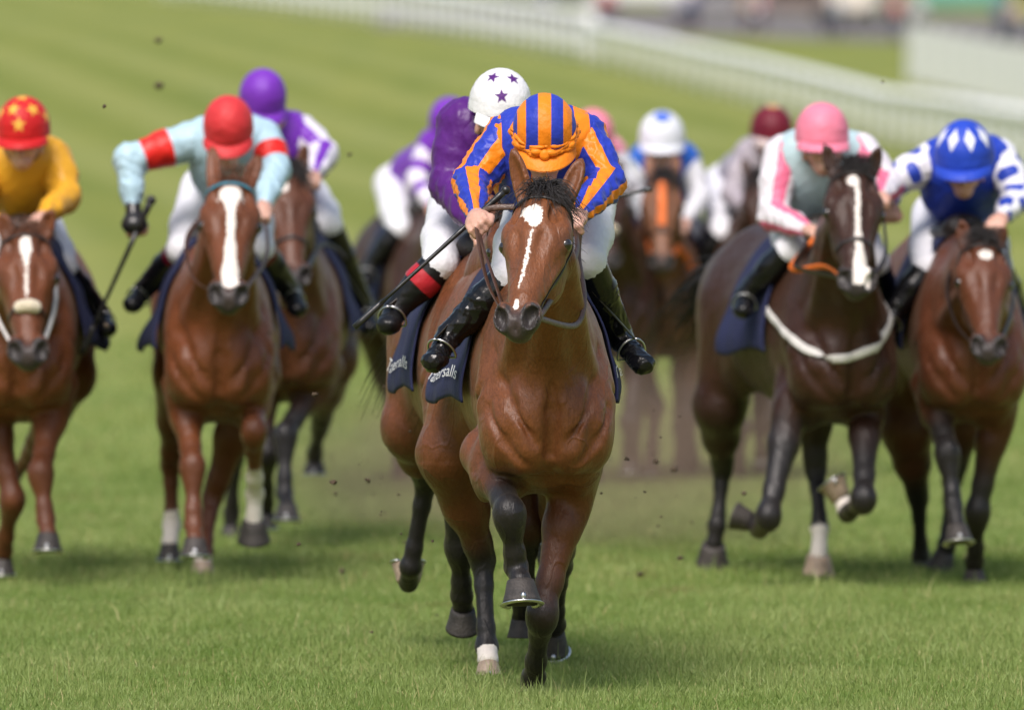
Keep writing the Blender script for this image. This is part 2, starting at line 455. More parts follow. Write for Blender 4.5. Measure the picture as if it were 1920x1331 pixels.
    c_((.30, 0, -.15), (.50, 0, -.080), .045, .026, .03)
    for sx in (-1, 1):
        Hd.E(hp(.572, sx*.047, .026), (.036*hs, .021*hs, .040*hs), .005, Rl, -1)
        Hd.E(hp(.550, sx*.060, .020), (.028*hs, .014*hs, .028*hs), .006, Rl, -1)
        e(.30, sx*.045, .045, (.10, .016, .016), .03, -1)
        e(.195, sx*.117, -.028, (.013, .010, .009), .006, -1)
        e(.10, sx*.060, .030, (.045, .020, .014), .02, -1)
    e(.60, 0, .012, (.018, .006, .03), .012, -1)
    Hd.C(hp(.545, -.06, -.058), hp(.56, .06, -.058), .006, .006, .012, None, 1, -1)
    # ears
    ed = cfg.get('ears', ((-.25, .55), (.25, .55)))    # (outward, back) lean
    if 'eartip' in cfg: tips = [L(*t) for t in cfg['eartip']]
    else: tips = [hp(-.17, sx*.085, -.02) for sx in (-1, 1)]
    for sx, tip in zip((-1, 1), tips):
        bs = hp(-.005, sx*.062, -.035); d = (tip - bs); el = d.length; d.normalize()
        fn_ = Cc*1.0 + B*sx*.35 - A*.1; fn_ = (fn_ - d*fn_.dot(d)).normalized(); sn = d.cross(fn_)
        Re = Matrix((d, sn, fn_)).transposed(); Re = [[Re[i][j] for j in range(3)] for i in range(3)]
        Hd.C(bs - d*.02, bs + d*el*.35, .028*hs, .026*hs, .02)
        Hd.E(bs + d*el*.45, (el*.58, .034*hs, .022*hs), .015, Re)
        Hd.C(bs + d*el*.6, tip, .022*hs, .004, .012)
        Hd.E(bs + d*el*.48 + fn_*.020*hs, (el*.47, .021*hs, .020*hs), .008, Re, -1)
    S.p += Hd.p
    # legs
    legs = []
    ls = cfg.get('ls', 1.)
    for nm, sx in (('FL', -1), ('FR', 1), ('HL', -1), ('HR', 1)):
        l = cfg[nm]; k_, f_, c2 = L(*l['k']), L(*l['f']), L(*l['c'])
        if nm[0] == 'F':
            el = L(*l['e']) if 'e' in l else Vector((sx*.15, -.10, .84))
            m_ = el.lerp(k_, .45)
            S.chain([el, m_, el.lerp(k_, .8), k_], [.092, .064*ls, .042*ls, .044*ls], .03)
            S.E(el.lerp(k_, .22) + Vector((sx*.022, -.03, 0)), (.050, .055, .12), .03)
            S.E(k_, (.046*ls, .048*ls, .066*ls), .03)
            S.E(k_.lerp(f_, .10), (.045*ls, .044*ls, .055*ls), .03)
            S.chain([k_, k_.lerp(f_, .3), k_.lerp(f_, .75), f_], [.042*ls, .033*ls, .032*ls, .036*ls], .03)
            chain = [el, k_, f_, c2]
        else:
            st = L(*l['s']) if 's' in l else Vector((sx*.155, .80, .86))
            S.chain([Vector((sx*.13, 1.0, 1.15)), st], [.17, .125], .06, ux, .85)
            m_ = st.lerp(k_, .5)
            S.chain([st, m_, st.lerp(k_, .85), k_], [.12, .076*ls, .045*ls, .044*ls], .04)
            S.E(st.lerp(k_, .3) + Vector((0, .04, 0)), (.06, .08, .12), .04)
            S.E(k_ + Vector((0, .03, .025)), (.038*ls, .050*ls, .056*ls), .025)
            S.chain([k_, k_.lerp(f_, .3), k_.lerp(f_, .78), f_], [.042*ls, .031*ls, .030*ls, .037*ls], .02)
            chain = [st, k_, f_, c2]
        S.E(f_ + Vector((0, .012, 0)), (.043*ls, .046*ls, .042*ls), .012)
        S.C(f_, c2, .031*ls, .038*ls, .015)
        legs.append((nm, chain, l))
    V, F = S.mesh(vox)
    V0 = V; V = V + vnormals(V, F) * (wrinkle(V, 9, cx % 97, 5, stretch=(1, .6, .55)) * .0065 * ((V[:, 2] > .75) & (V[:, 1] > -.55)))[:, None]
    # markings
    n = len(V); blk = np.zeros(n); wht = np.full(n, -1.); muzz = np.zeros(n); tone = np.zeros(n)
    q = (V - np.array(poll)) @ np.array(R) / hs; a, b, c = q[:, 0], q[:, 1], q[:, 2]
    inhead = (a > -.2) & (a < .66) & (np.abs(b) < .14) & (c > -.26) & (c < .12)
    muzz = np.where(inhead, np.clip(sstep(.47, .56, a - .25*c), 0, 1) * .93, 0); muzz = np.where(inhead, np.maximum(muzz, 1.0*(np.abs(a-.565) < .05)*(np.abs(np.abs(b)-.048) < .028)*(c < .04)*(c > -.03)), muzz)
    near_eye = np.exp(-(((a - .19)/.035)**2 + ((np.abs(b) - .105)/.022)**2 + ((c + .026)/.03)**2)); muzz = np.maximum(muzz, np.where(inhead, near_eye*.95, 0))
    face = inhead & (c > -.07 - .05*(a > .4))
    for mk in cfg.get('marks', []):
        wht = np.where(face, np.maximum(wht, mk(a, b, c)), wht)
    for nm, ch, l in legs:
        best = np.full(n, 9.); tt = np.zeros(n)
        for i in range(3):
            p0, p1 = np.array(ch[i]), np.array(ch[i+1]); d = p1 - p0; t = np.clip((V - p0) @ d / (d @ d), 0, 1.3 if i == 2 else 1)
            dist = np.linalg.norm(V - p0 - t[:, None]*d, axis=1); m = dist < best
            best = np.where(m, dist, best); tt = np.where(m, i + t, tt)
        on = best < .135
        if cfg.get('points', True):
            blk = np.maximum(blk, np.where(on, sstep(l.get('b0', .45), l.get('b0', .45) + .45, tt) * np.where(tt < .9, sstep(.098, .075, best), 1), 0))
        if 'sock' in l: wht = np.where(on, np.maximum(wht, (tt - l['sock']) * 4), wht)
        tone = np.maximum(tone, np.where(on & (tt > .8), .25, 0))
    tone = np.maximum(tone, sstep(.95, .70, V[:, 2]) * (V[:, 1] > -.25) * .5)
    body = meshobj("body", V, F, coatmat("coat", cfg['coat'], cfg['dark'], cfg.get('pts', (.016, .014, .014))), root,
                   attrs=dict(blk=blk, wht=wht, muz=muzz, tone=tone))
    for nm, ch, l in legs:
        sole = Vector(l.get('sole', (0, 0, -1))); fw = Vector(l.get('toe', (0, -1, 0)))
        hoof(root, ch[3], sole, fw, M_HOOFP if l.get('pale') else M_HOOF, shoe=l.get('shoe', True), scale=l.get('hs', 1.)*(1. if abs(l.get('sole', (0, 0, -1))[1]) > .15 else .88))
    for sx in (-1, 1):
        mb = MB(); mb.ball(hp(.195, sx*.1015, -.024), .0245*hs, nu=14, nv=10); mb.build("eye", M_EYE, root)
    # mane, forelock, tail
    hm = cfg.get('hair', M_HAIR); r = random.Random(cx)
    ro, di = [], []
    for i in range(cfg.get('nmane', 260)):
        t = r.random(); p = (nb + Vector((0, .16, .26))).lerp(hp(-.02, 0, -.06), t)
        ro.append((p.x + r.uniform(-.02, .02), p.y, p.z + .03)); di.append((cfg.get('manex', .8) * r.uniform(.4, 1.2), r.uniform(.2, .9), r.uniform(.2, .9)))
    ro = list(S.project(np.array(ro), 0., 3)[0])
    hair("mane", ro, di, .14, hm, root, .0022, .6, .02, 6, cx)
    ro, di = [], []
    fx, fz = cfg.get('flock', (.3, .25))
    for i in range(int(cfg.get('nlock', 170)*1.6)):
        p = hp(r.uniform(-.045, .03), r.uniform(-.045, .045), .035 + r.uniform(-.01, .01))
        ro.append(p); di.append((fx + r.uniform(-.9, .9), -.35 + r.uniform(-.3, .5), fz + r.uniform(-.25, .35)))
    hair("forelock", ro, di, cfg.get('lklen', .12), hm, root, .0017, 1.0, .02, 7, cx + 1)
    tr = Vector((0, 1.36, 1.30)); ro, di = [], []; td = Vector(cfg.get('tail', (-.15, .9, .15)))
    for i in range(260):
        ro.append(tr + Vector((r.uniform(-.025, .025), r.uniform(-.03, .03), r.uniform(-.03, .02))))
        di.append(td + Vector((r.uniform(-.2, .2), r.uniform(-.15, .15), r.uniform(-.22, .15))))
    hair("tail", ro, di, .75, hm, root, .006, .5, .06, 9, cx + 2)
    # bridle
    br = empty("bridle", (0, 0, 0)); br.parent = root
    hsd = Hd
    def strap(name, pts, wdt, mat, off=.003, n=40, parent=br, thick=.28):
        P = np.array([hp(*p) for p in pts]); k = np.linspace(0, len(P)-1, n); i0 = np.minimum(k.astype(int), len(P)-2); f = (k - i0)[:, None]
        # catmull-rom
        def g(i): return P[np.clip(i, 0, len(P)-1)]
        p0, p1, p2, p3 = g(i0-1), g(i0), g(i0+1), g(i0+2)
        C = .5*((2*p1) + (-p0+p2)*f + (2*p0-5*p1+4*p2-p3)*f**2 + (-p0+3*p1-3*p2+p3)*f**3)
        C, Nn = hsd.project(C, off, 5)
        mb = MB(); mb.tube(C, wdt, 8, flat=Nn, w=thick); return mb.build(name, mat, parent)
    bm = cfg.get('bridlemat', M_LEATH)
    strap("browband", [(.10, -.10, -.08), (.055, -.095, -.03), (.045, -.06, .04), (.04, 0, .07), (.045, .06, .04), (.055, .095, -.03), (.10, .10, -.08)], .0095, cfg.get('brow', bm), .004)
    for sx in (-1, 1):
        strap("cheekpiece", [(.0, sx*.07, -.09), (.07, sx*.10, -.08), (.20, sx*.10, -.10), (.34, sx*.085, -.09), (.47, sx*.06, -.07)], .0115, bm)
        strap("throat_lash", [(.02, sx*.09, -.10), (.12, sx*.10, -.17), (.2, sx*.04, -.24)], .006, bm)
    if cfg.get('noseband', True):
        nm_ = cfg.get('nosemat', M_LEATH); na = cfg.get('nosea', .37)
        strap("noseband", [(na, -.04, -.11), (na, -.085, -.06), (na, -.06, .02), (na, 0, .06), (na, .06, .02), (na, .085, -.06), (na, .04, -.11)], .0095, nm_)
    if cfg.get('wool'):
        mb = MB(); rr = random.Random(3)
        for i in range(15):
            t = i / 14; an = rad(-24 + 48*t); na = .375
            p = np.array([hp(na, math.sin(an)*.085, -.03 + math.cos(an)*.085)]); pj, _ = hsd.project(p, .012, 5)
            mb.ball(pj[0], (.026 + rr.uniform(-.003, .004),)*3, nu=12, nv=8)
        mb.build("sheepskin_noseband", M_WOOL, br)
    rings = []
    for sx in (-1, 1):
        p, nn = hsd.project(np.array([hp(.495, sx*.07, -.062)]), .010, 5); c0 = Vector(p[0]); nn = Vector(nn[0])
        u_ = (A - nn*A.dot(nn)).normalized(); v_ = nn.cross(u_); mb = MB()
        mb.tube([c0 + (u_*math.cos(t) + v_*math.sin(t))*.030 for t in np.linspace(0, 2*math.pi, 25)], .0035, 6)
        mb.build("bit_ring", M_STEEL, br); rings.append(c0)
    strap("chin_strap", [(.50, -.065, -.075), (.52, -.04, -.12), (.52, 0, -.14), (.52, .04, -.12), (.50, .065, -.075)], .006, bm)
    if cfg.get('shadow'):   # orange headpiece strips
        strap("face_strap", [(.06, 0, .07), (.2, 0, .08), (.34, 0, .06)], .022, M_ORB)
    # saddle cloth
    T = SDF(); T.p = S.p[:6] 
    ny, nv = 26, 44; y0, y1 = cfg.get('cy', (.02, .66))
    def csec(yy, v, side):
        th = rad(8 + 111*v); ctr = np.array([0, yy, 1.12]); d = np.array([side*math.sin(th), 0, math.cos(th)])
        return ctr + d*.45
    for_side = []
    G = np.zeros((2, ny, nv, 3))
    for si, side in enumerate((-1, 1)):
        P0 = np.array([[csec(y0 + (y1-y0)*i/(ny-1), j/(nv-1), side) for j in range(nv)] for i in range(ny)])
        ctr = P0.copy(); ctr[..., 0] = 0; ctr[..., 2] = 1.12; D = P0 - ctr; D /= np.linalg.norm(D, axis=-1, keepdims=True)
        lo = np.zeros(P0.shape[:2]); hi = np.full(P0.shape[:2], .6)
        for _ in range(14):
            m_ = (lo + hi)/2; dd = T.ev(ctr + D*m_[..., None]) - .016; ins = dd < 0; lo = np.where(ins, m_, lo); hi = np.where(ins, hi, m_)
        P = ctr + D*hi[..., None]
        v = np.linspace(0, 1, nv)[None, :]; u = np.linspace(0, 1, ny)[:, None]
        fl = cfg.get('flare', .07) * sstep(.62, 1, v) * (.35 + 1.0*u + .12*np.cos(u*16 + side))
        P[..., 0] += side*fl + side*.006*np.sin(u*17 + v*4)*v
        P[..., 2] += .018*np.sin(u*6)*v - .05*v*(1-u)*0
        P[..., 1] += .14*v**1.5*(u - .25) - .0
        G[si] = P
    def cpt(si, u, v, off=0):
        a_ = min(max(u, 0), 1)*(ny-1); b_ = min(max(v, 0), 1)*(nv-1); i, j = min(int(a_), ny-2), min(int(b_), nv-2); f, g = a_-i, b_-j
        X = G[si]; p = X[i, j]*(1-f)*(1-g) + X[i+1, j]*f*(1-g) + X[i, j+1]*(1-f)*g + X[i+1, j+1]*f*g
        if off:
            nrm = np.cross(X[i+1, j]-X[i, j], X[i, j+1]-X[i, j]); nrm /= np.linalg.norm(nrm)
            if nrm[0]*(1 if si else -1) < 0: nrm = -nrm
            p = p + nrm*off
        return p
    Vc, Fc = [], []
    for si in (0, 1):
        o = len(Vc); Vc += [tuple(p) for p in G[si].reshape(-1, 3)]
        for i in range(ny-1):
            for j in range(nv-1):
                f = (o + i*nv + j, o + (i+1)*nv + j, o + (i+1)*nv + j+1, o + i*nv + j+1); Fc.append(f if si else f[::-1])
    for i in range(ny-1): Fc.append((i*nv, (i+1)*nv, ny*nv + (i+1)*nv, ny*nv + i*nv)[::-1])
    cl = meshobj("saddle_cloth", Vc, Fc, M_NAVY, root)
    sm = cl.modifiers.new("t", 'SOLIDIFY'); sm.thickness = .007; sm.offset = 1
    if cfg.get('text'):
        for si in (0, 1):
            fc = bpy.data.curves.new("t", 'FONT'); fc.body = "Tattersalls"; fc.size = 1; fc.extrude = 0; fc.resolution_u = 4
            to = bpy.data.objects.new("t", fc); scene.collection.objects.link(to); bpy.context.view_layer.update()
            me = to.evaluated_get(bpy.context.evaluated_depsgraph_get()).to_mesh()
            vv = [tuple(v.co) for v in me.vertices]; ff = [tuple(p.vertices) for p in me.polygons]
            bpy.data.objects.remove(to)
            mx = max(v[0] for v in vv); out = []
            hz = cfg.get('tv', .87)
            for x, y, z in vv:
                t = x/mx; u = (.97 - .90*t) if si == 0 else (.07 + .90*t)
                out.append(cpt(si, u, hz - y*.115, .0092))
            meshobj("lettering", out, ff, M_TEXT, cl, smooth=False)
    # saddle, girth, stirrups
    sa = SDF(); sa.E((0, .22, 1.475), (.13, .26, .045), .03); sa.E((0, .02, 1.50), (.09, .06, .06), .04); sa.E((0, .44, 1.50), (.12, .07, .05), .04)
    v_, f_ = sa.mesh(.016); sad = meshobj("saddle", v_, f_, M_LEATH, root)
    # breast girth
    if cfg.get('breast'):
        pts = [L(*p) for p in cfg['breast']]
        P = np.array(pts); k = np.linspace(0, len(P)-1, 50); i0 = np.minimum(k.astype(int), len(P)-2); f = (k-i0)[:, None]
        g = lambda i: P[np.clip(i, 0, len(P)-1)]
        p0, p1, p2, p3 = g(i0-1), g(i0), g(i0+1), g(i0+2)
        C = .5*((2*p1) + (-p0+p2)*f + (2*p0-5*p1+4*p2-p3)*f**2 + (-p0+3*p1-3*p2+p3)*f**3)
        C, Nn = S.project(C, .006, 4)
        for _ in range(12): C[1:-1] = (C[:-2] + C[1:-1]*2 + C[2:])/4
        C, Nn = S.project(C, .010, 1)
        mb = MB(); mb.tube(C, .018, 8, flat=Nn, w=.25); mb.build("breast_girth", M_WEB, root)
    # reins
    if cfg.get('reins'):
        for k, pl in enumerate(cfg['reins']):
            pts = [rings[pl[0]]] + [L(*p) for p in pl[1:]]
            P = np.array([tuple(p) for p in pts]); kk = np.linspace(0, len(P)-1, 12*len(P)); i0 = np.minimum(kk.astype(int), len(P)-2); f = (kk-i0)[:, None]
            g = lambda i: P[np.clip(i, 0, len(P)-1)]
            p0, p1, p2, p3 = g(i0-1), g(i0), g(i0+1), g(i0+2)
            C = .5*((2*p1) + (-p0+p2)*f + (2*p0-5*p1+4*p2-p3)*f**2 + (-p0+3*p1-3*p2+p3)*f**3)
            mb = MB(); mb.tube(C, cfg.get('rw', .011), 8, flat=[(.5, -.8, .2)]*len(C), w=.3); mb.build("rein", cfg['rm'][k] if 'rm' in cfg else cfg.get('reinmat', M_LEATHB), br)
    return root, sad, L, S

M_NAVY = plain("navy_cloth", (.010, .014, .060), .85, bs=.4, bscale=25)
M_TEXT = plain("white_print", (.75, .75, .75), .6)

# ------------------------------------------------------------------ jockey
def rider(cfg, hcfg, L0, sad):
    Y, cx, yaw = hcfg['Y'], hcfg['cx'], rad(hcfg.get('yaw', 0)); lead = cfg.get('lead', False)
    hr = ((cx - 960) * Y / FP, Y, 0)
    root = empty("person", hr, yaw); tag(root, cfg['label'], "jockey", "jockeys crouched on the galloping horses")
    L = L0; v = lambda x: Vector(x)
    vb = .006 if lead else .010
    hc = L(*cfg['cap']); pit = rad(cfg.get('pitch', 25)); tw = rad(cfg.get('twist', 0)) - yaw; tl = rad(cfg.get('tilt', 0))
    hw = cfg.get('hw', .108)
    Rr = Matrix.Rotation(tw, 3, 'Z') @ Matrix.Rotation(tl, 3, 'Y') @ Matrix.Rotation(pit, 3, 'X')
    Sx, Fw, Up = Rr @ v((1, 0, 0)), Rr @ v((0, -1, 0)), Rr @ v((0, 0, 1))
    h = lambda s, f, u: hc + Sx*s + Fw*f + Up*u
    sh = [L(*p) for p in cfg['sh']]; el = [L(*p) for p in cfg['el']]; hd = [L(*p) for p in cfg['hd']]
    pe = L(*cfg['pel']) if 'pel' in cfg else v((0, .70, 1.64))
    kn = [L(*p) for p in cfg['kn']]; an = [L(*p) for p in cfg['an']]; to = [L(*p) for p in cfg['to']]
    def outw(p, sx, need):
        px, py, dy = p; q = L(px, py, dy)
        st_ = .02 if sx*yaw > 0 else -.02
        if abs(yaw) > .05:
            while q.x*sx < need and -.04 < dy < .58: dy += st_; q = L(px, py, dy)
        if q.x*sx < need: q.x = sx*need
        return q
    kn = [outw(p, s, cfg.get('kneed', .155)) for p, s in zip(cfg['kn'], (-1, 1))]; an = [outw(p, s, .31) for p, s in zip(cfg['an'], (-1, 1))]; to = [outw(p, s, .34) for p, s in zip(cfg['to'], (-1, 1))]
    for i in (0, 1):
        if to[i].y > an[i].y - .08: to[i].y = an[i].y - .08
    mid = (sh[0] + sh[1]) / 2; nb = mid.lerp(hc, .25)
    h_f = lambda s, f, u: h(s, f + .018, u - .055)
    # body
    S = SDF(); Rh = [[Sx[i], Fw[i], Up[i]] for i in range(3)]
    S.E(h_f(0, -.005, .01), (.075, .095, .09), .03, Rh)
    S.C(h_f(0, .03, -.03), h_f(0, .05, -.085), .062, .042, .03)
    S.E(h_f(0, .083, -.085), (.024, .02, .018), .015, Rh)
    S.C(h_f(0, .088, -.012), h_f(0, .108, -.050), .010, .013, .012)
    S.C(h_f(-.012, .098, -.056), h_f(.012, .098, -.056), .008, .008, .008)
    S.C(h_f(-.02, .086, -.078), h_f(.02, .086, -.078), .007, .007, .006)
    for sx in (-1, 1):
        S.E(h_f(sx*.032, .078, -.035), (.022, .018, .018), .015, Rh)
        S.E(h_f(sx*.076, -.005, -.04), (.009, .02, .03), .006, Rh)
        S.E(h_f(sx*.03, .088, -.005), (.016, .01, .010), .008, Rh, -1)
    S.C(h_f(0, -.02, -.06), nb, .055, .062, .03)
    S.C(nb, mid, .07, .09, .05); S.C(mid, pe, .10, .10, .05)
    for i in (0, 1):
        S.C(mid, sh[i], .07, .05, .04); S.chain([sh[i], el[i], hd[i]], [.045, .036, .024], .02)
        hp_ = pe + v(((-1, 1)[i]*.09, 0, 0)); S.chain([pe, hp_, kn[i], an[i], to[i]], [.09, .08, .045, .022, .016], .02)
    for i in (0, 1):
        f = (hd[i] - el[i]).normalized(); wr = hd[i] - f*.05
        g = v(cfg.get('grip', ((1, 0, 0), (1, 0, 0)))[i]); g = (g - f*g.dot(f)).normalized()
        n = f.cross(g); 
        if n.z > 0: n = -n
        Rp = [[f[k], g[k], n[k]] for k in range(3)]
        S.C(wr, hd[i], .026, .030, .02, n, .75)
        S.E(hd[i] + f*.005, (.046, .043, .022), .02, Rp)
        for j in range(4):
            o = (j - 1.5); ln = (1, 1.08, 1.03, .88)[j]
            p0 = hd[i] + f*.028 + g*(o*.0205) - n*.004
            p1 = p0 + f*(.022*ln) + n*.012; p2 = p1 + n*(.026*ln) - f*.002; p3 = p2 - f*(.022*ln) + n*.004
            S.chain([p0, p1, p2, p3], [.0112, .0108, .0098, .0085], .005)
        ts = -g * (1 if (g.x > 0) == (i == 1) else -1)     # thumb on the inner side
        t0 = hd[i] + ts*.030 + n*.008; t1 = t0 + ts*.016 + f*.022 + n*.012; t2 = t1 + f*.024 - ts*.006 + n*.006
        S.chain([t0, t1, t2], [.015, .012, .010], .01)
    V, F = S.mesh(vb); meshobj("body", V, F, M_SKIN, root)
    # gloves
    if cfg.get('gloves'):
        for i in cfg['gloves']:
            G = SDF(); G.p = [(p if p[0] == 'E' else p, k, op) for p, k, op in S.p]
            f = (hd[i] - el[i]).normalized(); G2 = SDF()
            G2.E(hd[i] + f*.012, (.058, .052, .045), .02); G2.C(hd[i] - f*.07, hd[i], .034, .036, .02)
            a, b = G2.mesh(.011); meshobj("glove", a, b, M_BLACK, root)
    # jacket
    J = SDF(); fat = cfg.get('fat', 1.)
    J.C(mid + v((0, .04, -.05)), pe.lerp(mid, .22), .165*fat, .15, .06, (0, 0, 1), .95)
    J.E(mid + v((0, .12, -.13)), (.165*fat, .16, .15), .06)
    J.E(mid + v((0, .02, 0)), (.15*fat, .13, .115), .06)
    J.C(sh[0].lerp(mid, .25), sh[1].lerp(mid, .25), .088*fat, .088*fat, .06)
    J.C(nb.lerp(mid, .2), mid, .065, .09, .05)
    V, F = J.mesh(.008 if lead else .012); N_ = vnormals(V, F)
    V = V + N_ * ((wrinkle(V, 16, 5, stretch=(1, .5, 1)) + .6*wrinkle(V, 34, 6, 4)) * (.008 if lead else .006))[:, None]
    meshobj("jacket", V, F, cfg['jm'], root, attrs=dict(pat=cfg['jp'](V, mid, pe)))
    # sleeves
    for i in (0, 1):
        f = (hd[i] - el[i]).normalized(); cu = hd[i] - f*.062
        A_ = SDF(); u0 = sh[i].lerp(mid, .12)
        puff = cfg.get('puff', 1.)
        A_.C(u0, sh[i].lerp(el[i], .45), .080*puff*fat, .068*puff, .03); A_.C(sh[i].lerp(el[i], .45), el[i], .068*puff, .060*puff, .03)
        A_.C(el[i], el[i].lerp(cu, .6), .060*puff, .047*puff, .03); A_.C(el[i].lerp(cu, .6), cu, .047*puff, .034, .02)
        V, F = A_.mesh(.006 if lead else .010); N_ = vnormals(V, F)
        # limb coordinates
        pts = [np.array(u0), np.array(el[i]), np.array(cu)]; best = np.full(len(V), 9.); tt = np.zeros(len(V)); ang = np.zeros(len(V))
        pd = None
        for s_ in (0, 1):
            d = pts[s_+1] - pts[s_]; ln = np.linalg.norm(d); t = np.clip((V - pts[s_]) @ d / ln**2, 0, 1)
            q = V - pts[s_] - t[:, None]*d; ds = np.linalg.norm(q, axis=1); m = ds < best; best = np.where(m, ds, best); tt = np.where(m, s_ + t, tt)
            d = d/ln; e1 = np.array([0, -1., 0]) - d*d[1]*-1.; e1 = np.array([0, -1., 0.]) - d*np.dot(d, [0, -1., 0.])
            if np.linalg.norm(e1) < .5: e1 = np.array([0, 0, 1.]) - d*d[2]
            e1 /= np.linalg.norm(e1); e2 = np.cross(d, e1); aa = np.arctan2(q @ e2, q @ e1); ang = np.where(m, aa, ang)
        amp = (.0085 if lead else .006)
        V = V + N_ * (((wrinkle(V, 15, 11 + i)*1.6 + wrinkle(V, 30, 15 + i, 4)*.8) * amp) + np.sin(tt*21 + 2.6*np.sin(ang*2 + i) + 3*np.sin(tt*5) + ang)*amp*.4 * sstep(.4, 1.3, tt))[:, None]
        meshobj("sleeve", V, F, cfg['sm'], root, attrs=dict(pat=cfg['sp'](tt, ang, i)))
    # breeches
    Bz = SDF(); Bz.E(pe, (.14, .14, .12), .05)
    for i in (0, 1):
        hp_ = pe + v(((-1, 1)[i]*.09, -.02, -.02)); Bz.C(hp_, hp_.lerp(kn[i], .6), .10, .084, .04); Bz.C(hp_.lerp(kn[i], .6), kn[i], .088, .064, .03)
        Bz.C(kn[i], kn[i].lerp(an[i], .25), .062, .052, .02)
    V, F = Bz.mesh(.008 if lead else .012); N_ = vnormals(V, F); V = V + N_ * (wrinkle(V, 34, 21) * .004)[:, None]
    meshobj("breeches", V, F, cfg.get('bm', M_BREECH), root, attrs=dict(pat=np.full(len(V), -1.)))
    # boots
    for i in (0, 1):
        b = SDF(); k_, a_, t_ = kn[i], an[i], to[i]; t0 = k_.lerp(a_, .0)
        b.C(t0, k_.lerp(a_, .4), .064, .060, .02); b.C(k_.lerp(a_, .4), a_, .062, .045, .02)
        hl = a_ - (t_ - a_).normalized()*.035 + v((0, 0, -.02))
        b.C(a_, t_, .040, .036, .02, (0, 0, 1), .85); b.C(hl, t_, .034, .032, .02); b.E(t_.lerp(a_, .1), (.044, .048, .027), .02)
        V, F = b.mesh(.006 if lead else .010); N_ = vnormals(V, F)
        d = np.array(a_ - k_); t = (V - np.array(k_)) @ d / (d @ d)
        V = V + N_ * (wrinkle(V, 38, 31 + i) * (.013 if lead else .008) * .75 * sstep(.2, .45, t))[:, None]
        bt = meshobj("boot", V, F, cfg.get('boot', M_BOOT), root, attrs=dict(pat=(cfg.get('top', .2) - np.abs(t - cfg.get('topc', 0)))*3))
        # stirrup
        mb = MB(); c = a_.lerp(t_, .5); sd_ = (t_ - a_).normalized(); lat = sd_.cross(v((0, 0, 1))).normalized(); up = lat.cross(sd_).normalized()
        pts = [c + lat*(math.sin(q)*.050) + up*(-.012 + (math.cos(q)*.060 if math.cos(q) > -.4 else -.024)) for q in np.linspace(0, 2*math.pi, 25)]
        mb.tube(pts, .0042, 6)
        st = mb.build("stirrup", M_STEEL, sad)
        mb = MB(); mb.tube([v(((-1, 1)[i]*.12, .12, 1.44)), pts[0]], .011, 6, flat=[v((1, 0, 0))]*2, w=.25); mb.build("stirrup_leather", M_LEATH, sad)
    # cap
    nu, nv_ = 120, 64; V = []; q = []
    for j in range(nv_ + 1):
        e_ = rad(90 - 108*j/nv_)
        for k in range(nu):
            a_ = 2*math.pi*k/nu; dx, df, du = math.cos(e_)*math.sin(a_), math.cos(e_)*math.cos(a_), math.sin(e_)
            fl = 1.0
            if e_ < rad(-2): fl = 1 + .05*(rad(-2) - e_)/rad(16)
            V.append((dx*hw*fl, df*hw*1.17*fl, du*hw*1.12)); q.append((dx, df, du))
    V = np.array(V); q = np.array(q); F = []
    for j in range(nv_):
        for k in range(nu):
            k2 = (k+1) % nu; F.append((j*nu+k, (j+1)*nu+k, (j+1)*nu+k2, j*nu+k2))
    wr = wrinkle(V, 55, 3 + int(cx), stretch=(1, .8, .5)); V = V*(1 + wr*.016)[:, None]
    # pull a button seam
    P = np.array(hc) + V @ np.array([list(Sx), list(Fw), list(Up)])
    cap = meshobj("cap", P, np.array(F), cfg['cm'], root, attrs=dict(pat=cfg['cp'](q[:, 0], q[:, 1], q[:, 2])))
    # peak
    V = []; F = []; m1 = 22
    for r_ in range(2):
        for j in range(5):
            for k in range(m1):
                a_ = rad(-68 + 136*k/(m1-1)); t = j/4
                ext = .050*math.cos(a_)**.7*t if math.cos(a_) > 0 else 0
                rr = hw*1.0; x = math.sin(a_)*(rr*.985 + ext*.4); y = math.cos(a_)*(rr*1.15 + ext)
                V.append(h(x, y, -.030 - .030*t*t - r_*.004 - .012*math.cos(a_)))
        o = r_*5*m1
        for j in range(4):
            for k in range(m1-1): F.append(tuple(o + z for z in (j*m1+k, j*m1+k+1, (j+1)*m1+k+1, (j+1)*m1+k)))
    pk = meshobj("peak", V, F, cfg.get('pk', cfg['cm']), root, attrs=dict(pat=np.full(len(V), cfg.get('pkp', -1.))))
    if cfg.get('band'):
        mb = MB(); r = random.Random(4)
        for z0, rz in ((-.010, .008), (-.022, .009), (.004, .006), (-.016, .010)):
            pts = []
            for k in range(61):
                a_ = 2*math.pi*k/60; w_ = .004*math.sin(a_*9 + z0*900) + .003*math.sin(a_*17 + z0*500) - .004
                pts.append(h(math.sin(a_)*(hw*1.02 + w_), math.cos(a_)*(hw*1.19 + w_), z0 - .012*math.cos(a_) + .004*math.sin(a_*5 + z0*300)))
            mb.tube(pts, [rz*(1 + .3*math.sin(k*.9)) for k in range(61)], 8)
        mb.ball(h(-.0, hw*1.25, -.03), (.018, .012, .02)); mb.ball(h(.022, hw*1.22, -.024), (.02, .01, .012)); mb.ball(h(-.026, hw*1.2, -.022), (.022, .01, .011))
        meshobj("tie_band", mb.V, mb.F, cfg['band'], root, attrs=dict(pat=np.full(mb.n, 1.)))
    # goggles
    mb = MB()
    pts = [h(math.sin(a_)*.082, .018 + math.cos(a_)*.100, -.074) for a_ in np.linspace(rad(-85), rad(85), 19)]
    mb.tube(pts, [.010 + .012*math.cos(a_)**.5 for a_ in np.linspace(rad(-85), rad(85), 19)], 8, flat=[(p - hc) for p in pts], w=.35)
    mb.build("goggles", M_GOGG, root)
